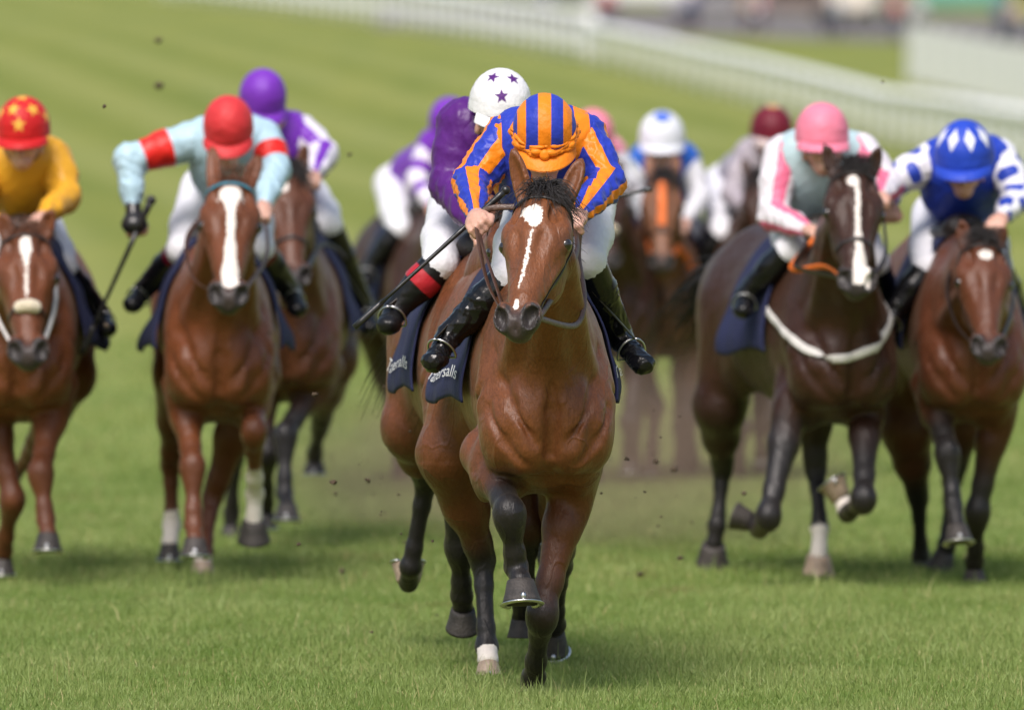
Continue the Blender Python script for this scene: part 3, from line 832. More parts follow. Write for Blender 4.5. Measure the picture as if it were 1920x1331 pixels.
    if True:
        mb = MB(); mb.tube([h(.08, 0, -.05), h(.06, .03, -.13), h(.02, .055, -.155), h(-.02, .055, -.155), h(-.06, .03, -.13), h(-.08, 0, -.05)], .008, 6, w=.4); mb.build("chin_strap", M_BLACK, root)
    return root

M_BREECH = two("white_breeches", (.74, .74, .78), (.74, .74, .78), .55, .35, 40)
M_BOOT = two("black_patent_boot", (.006, .006, .007), (.006, .006, .007), .2, .45, 11, sheen=0, coat=.05)
def boot(n, c): return two("black_patent_boot_with_%s_top" % n, (.008, .008, .009), c, .32, .5, 13, sheen=0, coat=.05)
for _k, _m in _mc.items():
    if 'boot' in _k[1]: _m.node_tree.nodes['Principled BSDF'].inputs['IOR'].default_value = 1.4; _m.node_tree.nodes['Principled BSDF'].inputs['Coat Weight'].default_value = .35
none = lambda *a: np.full(len(a[0]), -1.)
def whip(pts, r, label, Y):
    P = [W(x, y, Y + d) for x, y, d in pts]; o = empty("whip", P[0]); tag(o, label, "whip", "riding whips in the jockeys' hands")
    P = [p - P[0] for p in P]; a, b = P[0], P[-1]
    mb = MB(); n = 16; mb.tube([a.lerp(b, t) for t in np.linspace(0, .20, 5)], [r*1.3, r*1.25, r*1.15, r*1.1, r], 10); mb.ball(a, (r*1.7,)*3, nu=10, nv=8); mb.build("grip", M_BLACK, o)
    mb = MB(); mb.tube([a.lerp(b, t) for t in np.linspace(.19, .84, 6)], [r*.95, r*.85, r*.78, r*.72, r*.68, r*.7], 10); mb.build("shaft", M_BLACK, o)
    mb = MB(); mb.tube([a.lerp(b, t) for t in np.linspace(.80, 1, 5)], [r*.8, r*1.1, r*1.15, r*1.15, r*1.1], 10, flat=[(0, -1, .2)]*5, w=.7); mb.build("padded_flap", M_BLACK, o)
    return o

# ------------------------------------------------------------------ terrain
_ty = np.array([-50, 0, 70, 110, 160, 200, 240, 290, 350, 420, 500, 700, 1200, 2500.])
_tz = np.array([0, 0, 0, .22, .6, 1.0, 1.6, 3.1, 5.2, 7.6, 9.6, 12.2, 17, 30.])
def ground_z(y): return float(np.interp(y, _ty, _tz))
def groundmat():
    m, t, N, L, B = newmat("mown_turf")
    tc = N.new("ShaderNodeTexCoord"); sp = N.new("ShaderNodeSeparateXYZ"); L.new(tc.outputs["Object"], sp.inputs[0])
    def mth(op, a, b=None, c=None):
        x = N.new("ShaderNodeMath"); x.operation = op
        for i, v in enumerate((a, b, c)):
            if v is None: continue
            if isinstance(v, (int, float)): x.inputs[i].default_value = v
            else: L.new(v, x.inputs[i])
        return x.outputs[0]
    # mowing stripes follow the bend of the course
    cy = mth('POWER', mth('MAXIMUM', mth('SUBTRACT', sp.outputs[1], 40), 0), 1.6)
    u = mth('ADD', sp.outputs[0], mth('MULTIPLY', cy, .0026))
    st = mth('SINE', mth('MULTIPLY', u, 1.5)); stf = mrange(N, L, st, -.5, .5)
    n1 = noise(N, L, .5, 5); n2 = noise(N, L, 9, 6); n3 = noise(N, L, .12, 3)
    c = mixc(N, L, stf, (.120, .162, .028), (.225, .25, .08))
    c = mixc(N, L, mrange(N, L, n1, .35, .7), c, (.26, .265, .062))
    c = mixc(N, L, mrange(N, L, n2, .3, .75, 0, .35), c, (.10, .15, .018))
    L.new(c, B.inputs["Base Color"]); B.inputs["Roughness"].default_value = .9; B.inputs["Specular IOR Level"].default_value = .15
    bump(N, L, B, n2, .6, .05); return m
M_TURF = groundmat()
ys = np.concatenate([np.linspace(20, 120, 51), np.linspace(125, 600, 96), np.linspace(650, 2400, 30)])
xs = np.linspace(-1, 1, 41)
V = np.array([[x * (40 + y * .9), y, ground_z(y)] for y in ys for x in xs]); nx = len(xs)
Fq = np.array([[j*nx+i, j*nx+i+1, (j+1)*nx+i+1, (j+1)*nx+i] for j in range(len(ys)-1) for i in range(nx-1)])
tag(meshobj("ground", V, Fq, M_TURF), kind="structure")
# grass blades
def grass():
    def blades(n, ya, yb, hmin, hmax, wd, pw=1.):
        y = ya + (yb - ya) * rng.random(n)**pw; hx = y * 985 / FP; x = (rng.random(n)*2 - 1) * hx
        z = np.interp(y, _ty, _tz)
        cl = .5 + .5*np.sin(x*3.1 + np.sin(y*1.3)*2)*np.sin(y*1.7 + np.sin(x*2.2)*1.5)
        cl2 = .5 + .5*np.sin(x*11 + 3*np.sin(y*3))*np.sin(y*7 + 2*np.sin(x*5))
        h = (hmin + (hmax - hmin) * rng.random(n)**1.6) * (.6 + .6*cl + .25*cl2)
        a = rng.random(n) * 2*np.pi; lean = rng.random(n)**1.5 * .9 * h; la = rng.random(n) * 2*np.pi
        dx, dy = np.cos(a)*wd, np.sin(a)*wd*.5; lx, ly = np.cos(la)*lean, np.sin(la)*lean
        V = np.empty((n, 5, 3))
        V[:, 0] = np.stack([x-dx, y-dy, z-.004], 1); V[:, 1] = np.stack([x+dx, y+dy, z-.004], 1)
        V[:, 2] = np.stack([x-dx*.8+lx*.35, y-dy*.8+ly*.35, z+h*.55], 1); V[:, 3] = np.stack([x+dx*.8+lx*.35, y+dy*.8+ly*.35, z+h*.55], 1)
        V[:, 4] = np.stack([x+lx, y+ly, z+h], 1)
        t = np.clip(.35*rng.random(n) + .4*cl + .2*cl2, 0, 1); k = rng.random(n)
        return V, np.repeat(t, 5), np.repeat(k, 5), np.tile(np.array([0, 0, .55, .55, 1.]), n)
    bs = [blades(250000, 31.0, 40.5, .012, .038, .0022, 1.15), blades(110000, 40.5, 52, .02, .055, .004), blades(60000, 52, 85, .015, .05, .008, 1.6), blades(3500, 31, 37, .06, .10, .0017), blades(1500, 37, 46, .06, .10, .003)]
    V = np.concatenate([b[0].reshape(-1, 3) for b in bs]); t = np.concatenate([b[1] for b in bs]); k = np.concatenate([b[2] for b in bs]); hh = np.concatenate([b[3] for b in bs])
    nb = len(V)//5; b = np.arange(nb)[:, None]*5
    T = np.concatenate([b + [0, 1, 3], b + [0, 3, 2], b + [2, 3, 4]])
    m, tt, N, L, B = newmat("grass_blade")
    at, ak = attr(N, "tint"), attr(N, "rnd")
    st = N.new("ShaderNodeSeparateColor")
    c = mixc(N, L, at.outputs["Fac"], (.125, .215, .036), (.35, .41, .145))
    c = mixc(N, L, mrange(N, L, noise(N, L, 1.1, 5), .60, .72, 0, .55), c, (.20, .15, .06))
    c = mixc(N, L, mrange(N, L, ak.outputs["Fac"], .93, .99), c, (.42, .38, .17))
    c = mixc(N, L, mrange(N, L, ak.outputs["Fac"], 0, .35, .5, 0), c, (.07, .15, .012))
    L.new(c, B.inputs["Base Color"]); B.inputs["Roughness"].default_value = .5; B.inputs["Specular IOR Level"].default_value = .3
    tr = N.new("ShaderNodeBsdfTranslucent"); L.new(c, tr.inputs[0]); mx = N.new("ShaderNodeMixShader"); mx.inputs[0].default_value = .3
    L.new(B.outputs[0], mx.inputs[1]); L.new(tr.outputs[0], mx.inputs[2]); L.new(mx.outputs[0], N["Material Output"].inputs[0])
    o = meshobj("grass", V, T, m, attrs=dict(tint=t, rnd=k), smooth=False); tag(o, "short green turf covering the course under the horses", "grass", kind="stuff")
grass()

# ------------------------------------------------------------------ horses
def blaze(pts, wig=.008):
    """pts: (a, centre b, half width) down the face"""
    P = np.array(pts)
    def f(a, b, c):
        cb = np.interp(a, P[:, 0], P[:, 1]); w_ = np.interp(a, P[:, 0], P[:, 2])
        w_ = w_ + wig*np.sin(a*60)*.3*(w_ > .012)
        m = (w_ - np.abs(b - cb)) / .02
        m = np.minimum(m, (a - P[0, 0])/.02); return np.minimum(m, (P[-1, 0] - a)/.02)
    return f
def spot(a0, b0, ra, rb):
    return lambda a, b, c: 1.2*(1 - np.sqrt(((a-a0)/ra)**2 + ((b-b0)/rb)**2))
BAY = dict(coat=(.182, .062, .021), dark=(.065, .020, .007))
CHEST = dict(coat=(.155, .048, .016), dark=(.055, .017, .008), points=False, hair=M_HAIRC)
DKBAY = dict(coat=(.045, .016, .008), dark=(.012, .006, .005))
DN = (0, -.25, -1); TOE = (0, -1, 0)
H = {}
H[6] = dict(Y=32.5, cx=1011, yaw=4.8, vox=.0078, noseband=False, label="leading bright bay horse with white forehead patch and thin stripe",
    poll=(1018, 374, -.86), muz=(965, 618, -1.27), turn=-14, roll=3, flock=(.5, .25), nlock=260, manex=1.1, **BAY,
    eartip=((962, 282, -.80), (1090, 300, -.80)),
    marks=[spot(.130, .004, .045, .030), spot(.115, -.018, .024, .032), spot(.15, .012, .04, .022), blaze([(.20, .010, .004), (.27, .006, .006), (.38, -.001, .006), (.44, -.006, .003)]), spot(.500, -.008, .022, .010)],
    FL=dict(e=(912, 850, -.05), k=(955, 962, -.42), f=(968, 1062, -.36), c=(976, 1088, -.40), sole=(.03, -.26, -1), b0=.36, hs=1.08),
    FR=dict(e=(1085, 855, -.05), k=(1017, 1150, -.22), f=(1001, 1268, .02), c=(996, 1285, .05), sole=(0, .1, -1), b0=.62, shoe=False),
    HL=dict(s=(845, 850, .95), k=(905, 1050, 1.15), f=(913, 1212, 1.05), c=(915, 1236, 1.0), sole=(0, -.1, -1), sock=2.35, b0=.55, hs=.9, pale=True),
    HR=dict(s=(1060, 850, .95), k=(1050, 1060, 1.45), f=(1040, 1170, 1.65), c=(1036, 1180, 1.7), sole=(0, .5, -.8), b0=.5),
    cy=(.02, .72), flare=.065, text=True,
    reins=[(0, (918, 540, -.85), (900, 470, -.60), (893, 420, -.42)), (0, (925, 520, -.85), (900, 440, -.45), (912, 395, -.40), (965, 388, -.40)),
           (1, (1060, 520, -.8), (1082, 470, -.55), (1078, 428, -.42)), (1, (1078, 610, -.75), (1096, 560, -.6), (1085, 480, -.45), (1088, 430, -.42))])
H[2] = dict(Y=40.4, cx=410, yaw=2.5, label="chestnut horse with broad white blaze and teal browband",
    poll=(433, 345, -.84), muz=(428, 572, -1.25), turn=3, noseband=False, brow=plain("teal_browband", (.03, .2, .28), .5), **CHEST, flock=(.1, .9), nlock=60,
    eartip=((398, 276, -.72), (486, 290, -.72)),
    marks=[spot(.10, 0, .040, .050), blaze([(.06, 0, .02), (.14, .0, .026), (.22, .004, .014), (.34, .004, .020), (.46, .004, .034), (.53, .004, .034)])],
    FL=dict(k=(361, 872, -.42), f=(363, 985, -.50), c=(365, 1010, -.55), sole=(0, -.2, -1)),
    FR=dict(k=(476, 808, -.40), f=(478, 925, -.10), c=(476, 975, -.08), sole=(0, .35, -1), sock=1.55, shoe=False, hs=1.15),
    HL=dict(k=(320, 872, 1.2), f=(322, 985, 1.2), c=(318, 1018, 1.15), sock=1.75), HR=dict(k=(398, 935, .9), f=(383, 1035, .75), c=(380, 1050, .72), sock=2.6, pale=True, shoe=False),
    reins=[(0, (362, 520, -.9), (350, 450, -.6), (385, 400, -.35)), (1, (500, 480, -.7), (495, 400, -.35))])
H[1] = dict(Y=40.4, cx=42, yaw=0, label="chestnut horse at the left edge with round sheepskin noseband",
    poll=(48, 440, -.84), muz=(53, 678, -1.25), turn=2, eartip=((2, 400, -.80), (98, 392, -.80)), **CHEST, wool=True, nlock=60, flock=(0, .4),
    marks=[spot(.10, 0, .05, .024), blaze([(.08, 0, .014), (.16, 0, .012), (.2, 0, .006), (.33, 0, .005)])],
    FL=dict(k=(24, 935, -.2), f=(6, 1030, -.05), c=(5, 1045, -.02)), FR=dict(k=(76, 885, -.42), f=(86, 975, -.48), c=(90, 1000, -.52), sole=(0, -.2, -1)),
    HL=dict(k=(-35, 900, 1.2), f=(-35, 1000, 1.3), c=(-35, 1020, 1.3)), HR=dict(k=(60, 850, 1.5), f=(20, 900, 1.7), c=(20, 920, 1.75)),
    reins=[(0, (-15, 560, -.8), (0, 440, -.4)), (1, (105, 560, -.8), (90, 470, -.5), (75, 415, -.35))], reinmat=M_WEB)
H[3] = dict(Y=43.4, cx=548, yaw=-1, label="bay horse just behind the broad blazed chestnut, its jockey in a plain purple cap",
    poll=(537, 325, -.84), muz=(552, 535, -1.2), turn=6, eartip=((508, 275, -.78), (572, 272, -.78)), coat=(.11, .037, .016), dark=(.045, .016, .009), marks=[spot(.11, -.02, .035, .02)],
    FL=dict(k=(500, 850, -.3), f=(498, 940, -.1), c=(498, 960, -.05)), FR=dict(k=(535, 815, -.40), f=(533, 925, -.50), c=(538, 945, -.55), sole=(0, -.2, -1), b0=.35),
    HL=dict(k=(440, 860, 1.2), f=(434, 960, 1.3), c=(433, 985, 1.3), shoe=False), HR=dict(k=(600, 800, 1.5), f=(590, 850, 1.7), c=(590, 860, 1.75)),
    reins=[(1, (592, 470, -.8), (590, 400, -.6), (588, 340, -.35)), (1, (600, 460, -.7), (628, 465, -.55), (648, 484, -.5))], reinmat=M_LEATH)
H[4] = dict(Y=33.9, cx=905, yaw=4, vox=.011, label="bay horse half hidden behind the leader, its jockey in starred white cap",
    poll=(958, 405, -.70), muz=(985, 590, -1.05), turn=4, coat=(.15, .048, .017), dark=(.05, .017, .009), flare=.035, text=True, cy=(.0, .60),
    FL=dict(e=(850, 850, -.05), k=(862, 1020, .1), f=(866, 1115, .2), c=(868, 1140, .25), sole=(0, .5, -1), shoe=False, b0=.3),
    FR=dict(k=(992, 985, -.1), f=(982, 1130, .1), c=(978, 1160, .15), shoe=False, points=False, b0=.8),
    HL=dict(s=(775, 800, .95), k=(800, 900, 1.25), f=(770, 1062, 1.3), c=(766, 1092, 1.42), sole=(0, .25, .95), toe=(0, .5, -1), pale=True, b0=.35),
    HR=dict(k=(1020, 930, 1.25), f=(1035, 1050, 1.3), c=(1033, 1062, 1.38), sole=(0, .35, .9), toe=(0, .5, -1), b0=.35),
    reins=[(0, (930, 540, -.8), (915, 480, -.45), (905, 445, -.30))])
H[5] = dict(Y=50.7, cx=800, yaw=9, label="dark horse far behind at left with its tail streaming out", tail=(-.9, .7, -.35),
    poll=(850, 400, -.84), muz=(860, 560, -1.2), **DKBAY,
    FL=dict(k=(800, 860, -.3), f=(806, 945, -.1), c=(806, 965, -.1), sock=2.3), FR=dict(k=(845, 800, -.4), f=(845, 890, -.2), c=(845, 900, -.2)),
    HL=dict(k=(745, 790, 1.2), f=(748, 880, 1.35), c=(748, 895, 1.4)), HR=dict(k=(815, 820, 1.2), f=(820, 900, 1.3), c=(820, 910, 1.3)))
H[7] = dict(Y=51.5, cx=1150, yaw=0, label="dark brown horse wearing a cream sheepskin noseband, mostly hidden at the leader's right",
    poll=(1138, 340, -.84), muz=(1140, 500, -1.2), **DKBAY, wool=True,
    FL=dict(k=(1120, 800, -.3), f=(1115, 880, -.1), c=(1115, 900, -.1)), FR=dict(k=(1180, 790, -.4), f=(1180, 850, -.2), c=(1180, 860, -.2)),
    HL=dict(k=(1110, 820, 1.2), f=(1110, 900, 1.3), c=(1110, 915, 1.3)), HR=dict(k=(1190, 800, 1.2), f=(1190, 860, 1.3), c=(1190, 870, 1.3)))
H[8] = dict(Y=52.0, cx=1238, yaw=-2, label="brown horse with orange head strap and orange reins, its jockey in blue and white",
    poll=(1242, 335, -.84), muz=(1240, 505, -1.15), coat=(.22, .095, .05), dark=(.10, .05, .03), shadow=True, reinmat=M_ORB, rw=.02,
    FL=dict(k=(1228, 760, -.3), f=(1222, 850, -.1), c=(1220, 865, -.1)), FR=dict(k=(1290, 780, -.2), f=(1298, 860, .2), c=(1296, 885, .25), shoe=False),
    HL=dict(k=(1190, 790, 1.2), f=(1180, 860, 1.3), c=(1180, 870, 1.3)), HR=dict(k=(1275, 800, 1.2), f=(1275, 860, 1.3), c=(1275, 870, 1.3)),
    reins=[(1, (1275, 465, -.8), (1300, 510, -.5), (1310, 540, -.3)), (0, (1215, 450, -.6), (1215, 420, -.35))])
H[9] = dict(Y=52.0, cx=1405, yaw=4, label="dark horse far behind at right, hidden by others, its jockey in grey with maroon cap",
    poll=(1425, 335, -.84), muz=(1440, 490, -1.15), **DKBAY,
    FL=dict(k=(1390, 800, -.3), f=(1385, 880, -.1), c=(1385, 900, -.1)), FR=dict(k=(1450, 790, -.4), f=(1450, 850, -.2), c=(1450, 860, -.2)),
    HL=dict(k=(1350, 820, 1.2), f=(1350, 900, 1.3), c=(1350, 915, 1.3)), HR=dict(k=(1425, 800, 1.2), f=(1425, 860, 1.3), c=(1425, 870, 1.3), sock=2.))
H[10] = dict(Y=40.2, cx=1545, yaw=13, label="very dark bay horse with white blaze and white breast girth, jockey in pink cap", wd=1.0, cy=(.02, .50), flare=.04,
    poll=(1600, 325, -.84), muz=(1608, 545, -1.25), turn=8, eartip=((1546, 272, -.80), (1650, 276, -.80)), flock=(0, .6), nlock=200, **DKBAY,
    marks=[spot(.09, -.010, .03, .026), blaze([(.06, -.005, .012), (.15, .006, .010), (.3, .004, .010), (.42, .010, .018), (.5, .014, .032), (.58, .014, .034)])],
    breast=[(1432, 575, -.02), (1442, 600, -.15), (1480, 630, -.35), (1530, 668, -.42), (1580, 668, -.42), (1620, 645, -.35), (1638, 610, -.2), (1640, 570, -.05)],
    FL=dict(k=(1441, 968, -.45), f=(1425, 992, -.20), c=(1408, 978, -.15), sole=(-.8, .4, .3), b0=.1, shoe=False),
    FR=dict(k=(1620, 935, -.50), f=(1590, 962, -.25), c=(1578, 935, -.20), sole=(-.45, .3, .8), b0=.3, sock=2.2, pale=True),
    HL=dict(s=(1350, 760, .95), k=(1355, 880, 1.2), f=(1345, 985, 1.15), c=(1338, 1020, 1.15), sole=(0, .5, -1), shoe=False, hs=1.2),
    HR=dict(k=(1530, 885, .8), f=(1538, 990, .65), c=(1535, 1040, .6), sole=(0, .25, -1), sock=2., pale=True, shoe=False, hs=1.15),
    reins=[(0, (1505, 505, -.8), (1490, 495, -.6), (1520, 450, -.35)), (0, (1545, 500, -.75), (1482, 505, -.5), (1530, 445, -.36)), (1, (1660, 480, -.8), (1655, 400, -.35))], rm=(M_LEATH, M_ORB, M_LEATH), rw=.012)
H[11] = dict(Y=40.4, cx=1808, yaw=4, label="bay horse at the right edge with small round white star, jockey in blue diamonds",
    noseband=False, poll=(1842, 460, -.84), muz=(1855, 668, -1.22), turn=8, eartip=((1802, 412, -.80), (1884, 424, -.80)), flock=(.0, .6), nlock=160, coat=(.125, .040, .017), dark=(.05, .017, .009),
    marks=[spot(.10, 0, .030, .030)],
    FL=dict(k=(1776, 848, -.42), f=(1788, 950, -.48), c=(1794, 985, -.52), sole=(.05, -.3, -1), b0=.3), FR=dict(k=(1833, 958, -.1), f=(1828, 1050, .05), c=(1827, 1066, .08), b0=.4, shoe=False),
    HL=dict(s=(1700, 800, .95), k=(1722, 935, 1.1), f=(1727, 1040, 1.2), c=(1727, 1052, 1.2), shoe=False), HR=dict(k=(1785, 900, .9), f=(1776, 1020, .75), c=(1772, 1034, .75), sole=(-.3, .3, -1), shoe=False),
    reins=[(0, (1790, 600, -.9), (1780, 520, -.6), (1850, 420, -.3)), (1, (1900, 560, -.7), (1880, 430, -.3))], reinmat=M_LEATH)

# ------------------------------------------------------------------ jockeys
ORG, BLU = (.86, .235, .008), (.022, .045, .42)
PUR, LPUR = (.085, .012, .17), (.17, .03, .42)
def stripes(per, ph=0): return lambda x, f, u: np.where(u > -.6, np.cos(np.arcsin(np.clip(x, -1, 1)) * per + ph), 0)
def stars(dirs, r):
    def fn(x, f, u):
        q = np.stack([x, f, u], 1); out = np.full(len(x), -1.)
        for az, el_, rot in dirs:
            d = np.array([math.cos(rad(el_))*math.sin(rad(az)), math.cos(rad(el_))*math.cos(rad(az)), math.sin(rad(el_))])
            e1 = np.cross(d, [0, 0, 1.]); e1 /= np.linalg.norm(e1); e2 = np.cross(e1, d)
            s = star(q @ e1, -(q @ e2)*-1, r, rot); out = np.maximum(out, np.where(q @ d > 0, s, -1))
        return out
    return fn
def diamonds(x, f, u):
    az = np.arctan2(x, f); el_ = np.arcsin(np.clip(u, -1, 1)); a = ((az / rad(42)) % 1) - .5
    return 1 - np.abs(a)/.33 - np.abs(el_ - rad(38))/rad(23)
def top_patch(x, f, u): return (f*.5 + u*.866 - .93)*6
cap1 = lambda n, a, b=None, **k: two("cap_" + n, a, b or a, k.pop('rough', .5), .7, 18, **k)
silk = lambda n, a, b=None, **k: two("silk_" + n, a, b or a, k.pop('rough', .4), k.pop('bs', .35), 22, **k)
plainp = lambda V, mid, pe: np.full(len(V), -1.)
R = {}
R[6] = dict(lead=True, label="jockey in blue and orange striped silks and cap on the leading bay", pitch=27, twist=0, hw=.108,
    cap=(1021, 242, -.12), sh=((945, 262, .12), (1100, 262, .12)), el=((885, 345, .06), (1136, 345, .02)), hd=((893, 412, -.40), (1078, 412, -.38)),
    grip=((.75, .1, .65), (1, 0, .1)), kneed=.11, pel=(1055, 355, 0.76), kn=((968, 525, .14), (1100, 490, .16)), an=((862, 630, .34), (1164, 632, .36)), to=((798, 676, .22), (1206, 684, .22)),
    jm=silk("blue_orange", BLU, ORG, sheen=.4), jp=lambda V, mid, pe: np.cos(V[:, 0]*42) - .45, sm=silk("blue_orange"  , BLU, ORG), sp=lambda t, a, i: np.cos(a*4 + (.6 if i else -.5) + .4*t) - .12,
    cm=cap1("blue_orange", BLU, ORG, sheen=.3), cp=stripes(7.6), pkp=1., band=cap1("blue_orange", BLU, ORG), top=.16, fat=1.06, puff=1.12)
R[2] = dict(label="jockey in pale blue silks with red armbands and plain red cap, right arm swung out", pitch=28, hw=.106, cap=(428, 232, -.15),
    sh=((365, 262, .12), (498, 262, .12)), el=((243, 300, .05), (515, 320, .0)), hd=((252, 416, -.05), (492, 395, -.35)), grip=((.5, .2, .8), (1, 0, 0)), puff=1.14,
    pel=(420, 345, 0.74), kn=((346, 470, .2), (485, 465, .2)), an=((268, 545, .5), (545, 545, .5)), to=((248, 572, .38), (558, 580, .38)),
    jm=silk("pale_blue", (.42, .60, .70)), jp=plainp, sm=silk("pale_blue_red", (.42, .60, .70), (.68, .02, .015)), sp=lambda t, a, i: (.20 - np.abs(t - .62))*10,
    cm=cap1("red", (.60, .035, .04)), cp=none, boot=boot("maroon", (.14, .004, .02)), top=.16, gloves=(0,))
R[1] = dict(label="jockey in plain yellow silks and red cap with gold stars at the left edge", pitch=8, twist=-6, hw=.112, cap=(44, 236, -.10),
    sh=((-28, 300, .12), (105, 296, .12)), el=((-40, 400, .0), (122, 370, .0)), hd=((0, 430, -.35), (75, 412, -.38)), pel=(40, 425, 0.69),
    kn=((0, 500, .2), (108, 500, .2)), an=((-60, 590, .5), (140, 590, .5)), to=((-70, 615, .35), (150, 618, .38)), puff=1.12,
    jm=silk("yellow", (.72, .36, .025)), jp=plainp, sm=silk("yellow", (.72, .36, .025)), sp=lambda t, a, i: np.full(len(t), -1.),
    cm=cap1("red_gold_stars", (.55, .012, .014), (.8, .42, .06)), cp=stars([(-20, 42, .1), (40, 40, .2), (0, 10, 0), (-65, 30, 0), (80, 20, 0), (0, 80, 0)], .30))
R[3] = dict(label="jockey in purple silks with white and purple striped sleeves and plain purple cap", pitch=25, twist=12, hw=.106, cap=(493, 178, -.05),
    sh=((465, 262, .12), (568, 250, .12)), el=((470, 330, .0), (606, 290, .02)), hd=((500, 390, -.3), (586, 335, -.36)), pel=(545, 365, 0.74),
    kn=((500, 440, .2), (588, 420, .2)), an=((470, 560, .5), (600, 575, .5)), to=((460, 590, .35), (610, 615, .4)), puff=1.15,
    jm=silk("purple", LPUR), jp=plainp, sm=silk("white_purple", (.72, .68, .78), LPUR), sp=lambda t, a, i: np.cos(a*3 + .9) - .35, cm=cap1("purple", LPUR), cp=none)
R[4] = dict(label="jockey in plain purple silks and white cap with purple stars just behind the leader", pitch=12, twist=20, hw=.108, cap=(938, 192, -.05),
    sh=((868, 240, .12), (985, 262, .15)), el=((846, 345, .08), (1000, 380, .0)), hd=((903, 440, -.28), (985, 440, -.28)), pel=(900, 372, .70), tilt=4,
    kn=((868, 495, .25), (980, 500, .2)), an=((795, 580, .50), (1040, 600, .5)), to=((757, 610, .36), (1060, 620, .4)), puff=1.3, fat=1.12,
    jm=silk("deep_purple", PUR), jp=plainp, sm=silk("deep_purple", PUR), sp=lambda t, a, i: np.full(len(t), -1.),
    cm=cap1("white_purple_stars", (.78, .78, .80), PUR), cp=stars([(-58, 52, .15), (10, 56, -.1), (-22, 20, .2), (80, 45, 0), (-120, 20, 0)], .25), boot=boot("red", (.42, .02, .03)), top=.13, topc=.36)
R[5] = dict(label="blurred jockey far behind in purple cap with white and purple hooped sleeves", pitch=28, twist=10, cap=(843, 225, -.1),
    sh=((805, 275, .12), (885, 280, .12)), el=((782, 340, .0), (900, 350, .0)), hd=((815, 400, -.2), (870, 400, -.25)), kn=((790, 430, .2), (870, 440, .2)), an=((748, 500, .5), (900, 520, .5)), to=((742, 530, .35), (905, 540, .4)),
    jm=silk("purple", LPUR), jp=plainp, sm=silk("white_purple", (.72, .68, .78), LPUR), sp=lambda t, a, i: (np.cos(t*9) - .45), cm=cap1("purple", LPUR), cp=none)
R[7] = dict(label="jockey with pink cap and white sleeves mostly hidden behind the leader's shoulder", pitch=25, cap=(1112, 248, -.1), hw=.112,
    sh=((1080, 290, .12), (1150, 288, .12)), el=((1075, 350, .0), (1172, 345, .0)), hd=((1110, 400, -.2), (1150, 405, -.25)), kn=((1105, 430, .2), (1185, 440, .2)), an=((1080, 520, .5), (1205, 540, .5)), to=((1080, 540, .35), (1208, 560, .4)),
    jm=silk("green", (.03, .35, .14), (.8, .3, .4)), jp=lambda V, mid, pe: (V[:, 2] - 1.78)*20, sm=silk("white", (.7, .7, .74)), sp=lambda t, a, i: np.full(len(t), -1.), cm=cap1("pink", (.78, .22, .32)), cp=none)
R[8] = dict(label="jockey facing forward in blue silks with white sleeves and white cap with blue top", pitch=6, cap=(1241, 256, -.1), hw=.124,
    sh=((1200, 305, .12), (1290, 302, .12)), el=((1182, 375, .0), (1312, 370, .0)), hd=((1205, 425, -.25), (1280, 425, -.25)), kn=((1195, 440, .2), (1292, 440, .2)), an=((1175, 520, .5), (1315, 530, .5)), to=((1175, 550, .35), (1318, 556, .4)),
    jm=silk("royal_blue", (.03, .13, .55)), jp=plainp, sm=silk("white", (.7, .7, .74)), sp=lambda t, a, i: np.full(len(t), -1.), cm=cap1("white_blue_top", (.74, .76, .82), (.06, .14, .6)), cp=top_patch, fat=1.1)
R[9] = dict(label="jockey in grey silks with maroon cap and gold button far behind at right", pitch=10, twist=14, cap=(1447, 242, -.05), hw=.116,
    sh=((1398, 292, .12), (1480, 300, .12)), el=((1372, 365, .0), (1495, 380, .0)), hd=((1420, 405, -.25), (1460, 405, -.25)), kn=((1378, 440, .2), (1460, 440, .2)), an=((1340, 500, .5), (1480, 530, .5)), to=((1335, 520, .35), (1485, 556, .4)),
    jm=silk("grey", (.38, .34, .38)), jp=plainp, sm=silk("grey", (.38, .34, .38)), sp=lambda t, a, i: np.full(len(t), -1.), cm=cap1("maroon_gold", (.14, .006, .02), (.7, .4, .15)), cp=lambda x, f, u: (u - .955)*10,
    pk=cap1("pale_peak", (.6, .5, .48)), fat=1.05)
R[10] = dict(label="jockey in pale blue silks with pink and white striped sleeves and pink cap", pitch=3, twist=4, hw=.112, cap=(1541, 248, -.10),
    sh=((1462, 295, .12), (1620, 290, .12)), el=((1450, 405, .0), (1662, 350, .0)), hd=((1528, 436, -.30), (1652, 372, -.38)), pel=(1530, 395, 0.70),
    kn=((1492, 470, .15), (1640, 490, .2)), an=((1398, 552, .45), (1668, 590, .5)), to=((1378, 582, .30), (1680, 620, .4)), puff=1.12, fat=1.1,
    jm=silk("pale_grey_blue", (.42, .56, .60)), jp=plainp, sm=silk("white_pink", (.72, .68, .72), (.75, .16, .28)), sp=lambda t, a, i: np.cos(a*3 - .5) - .25,
    cm=cap1("pink", (.78, .22, .32)), cp=none)
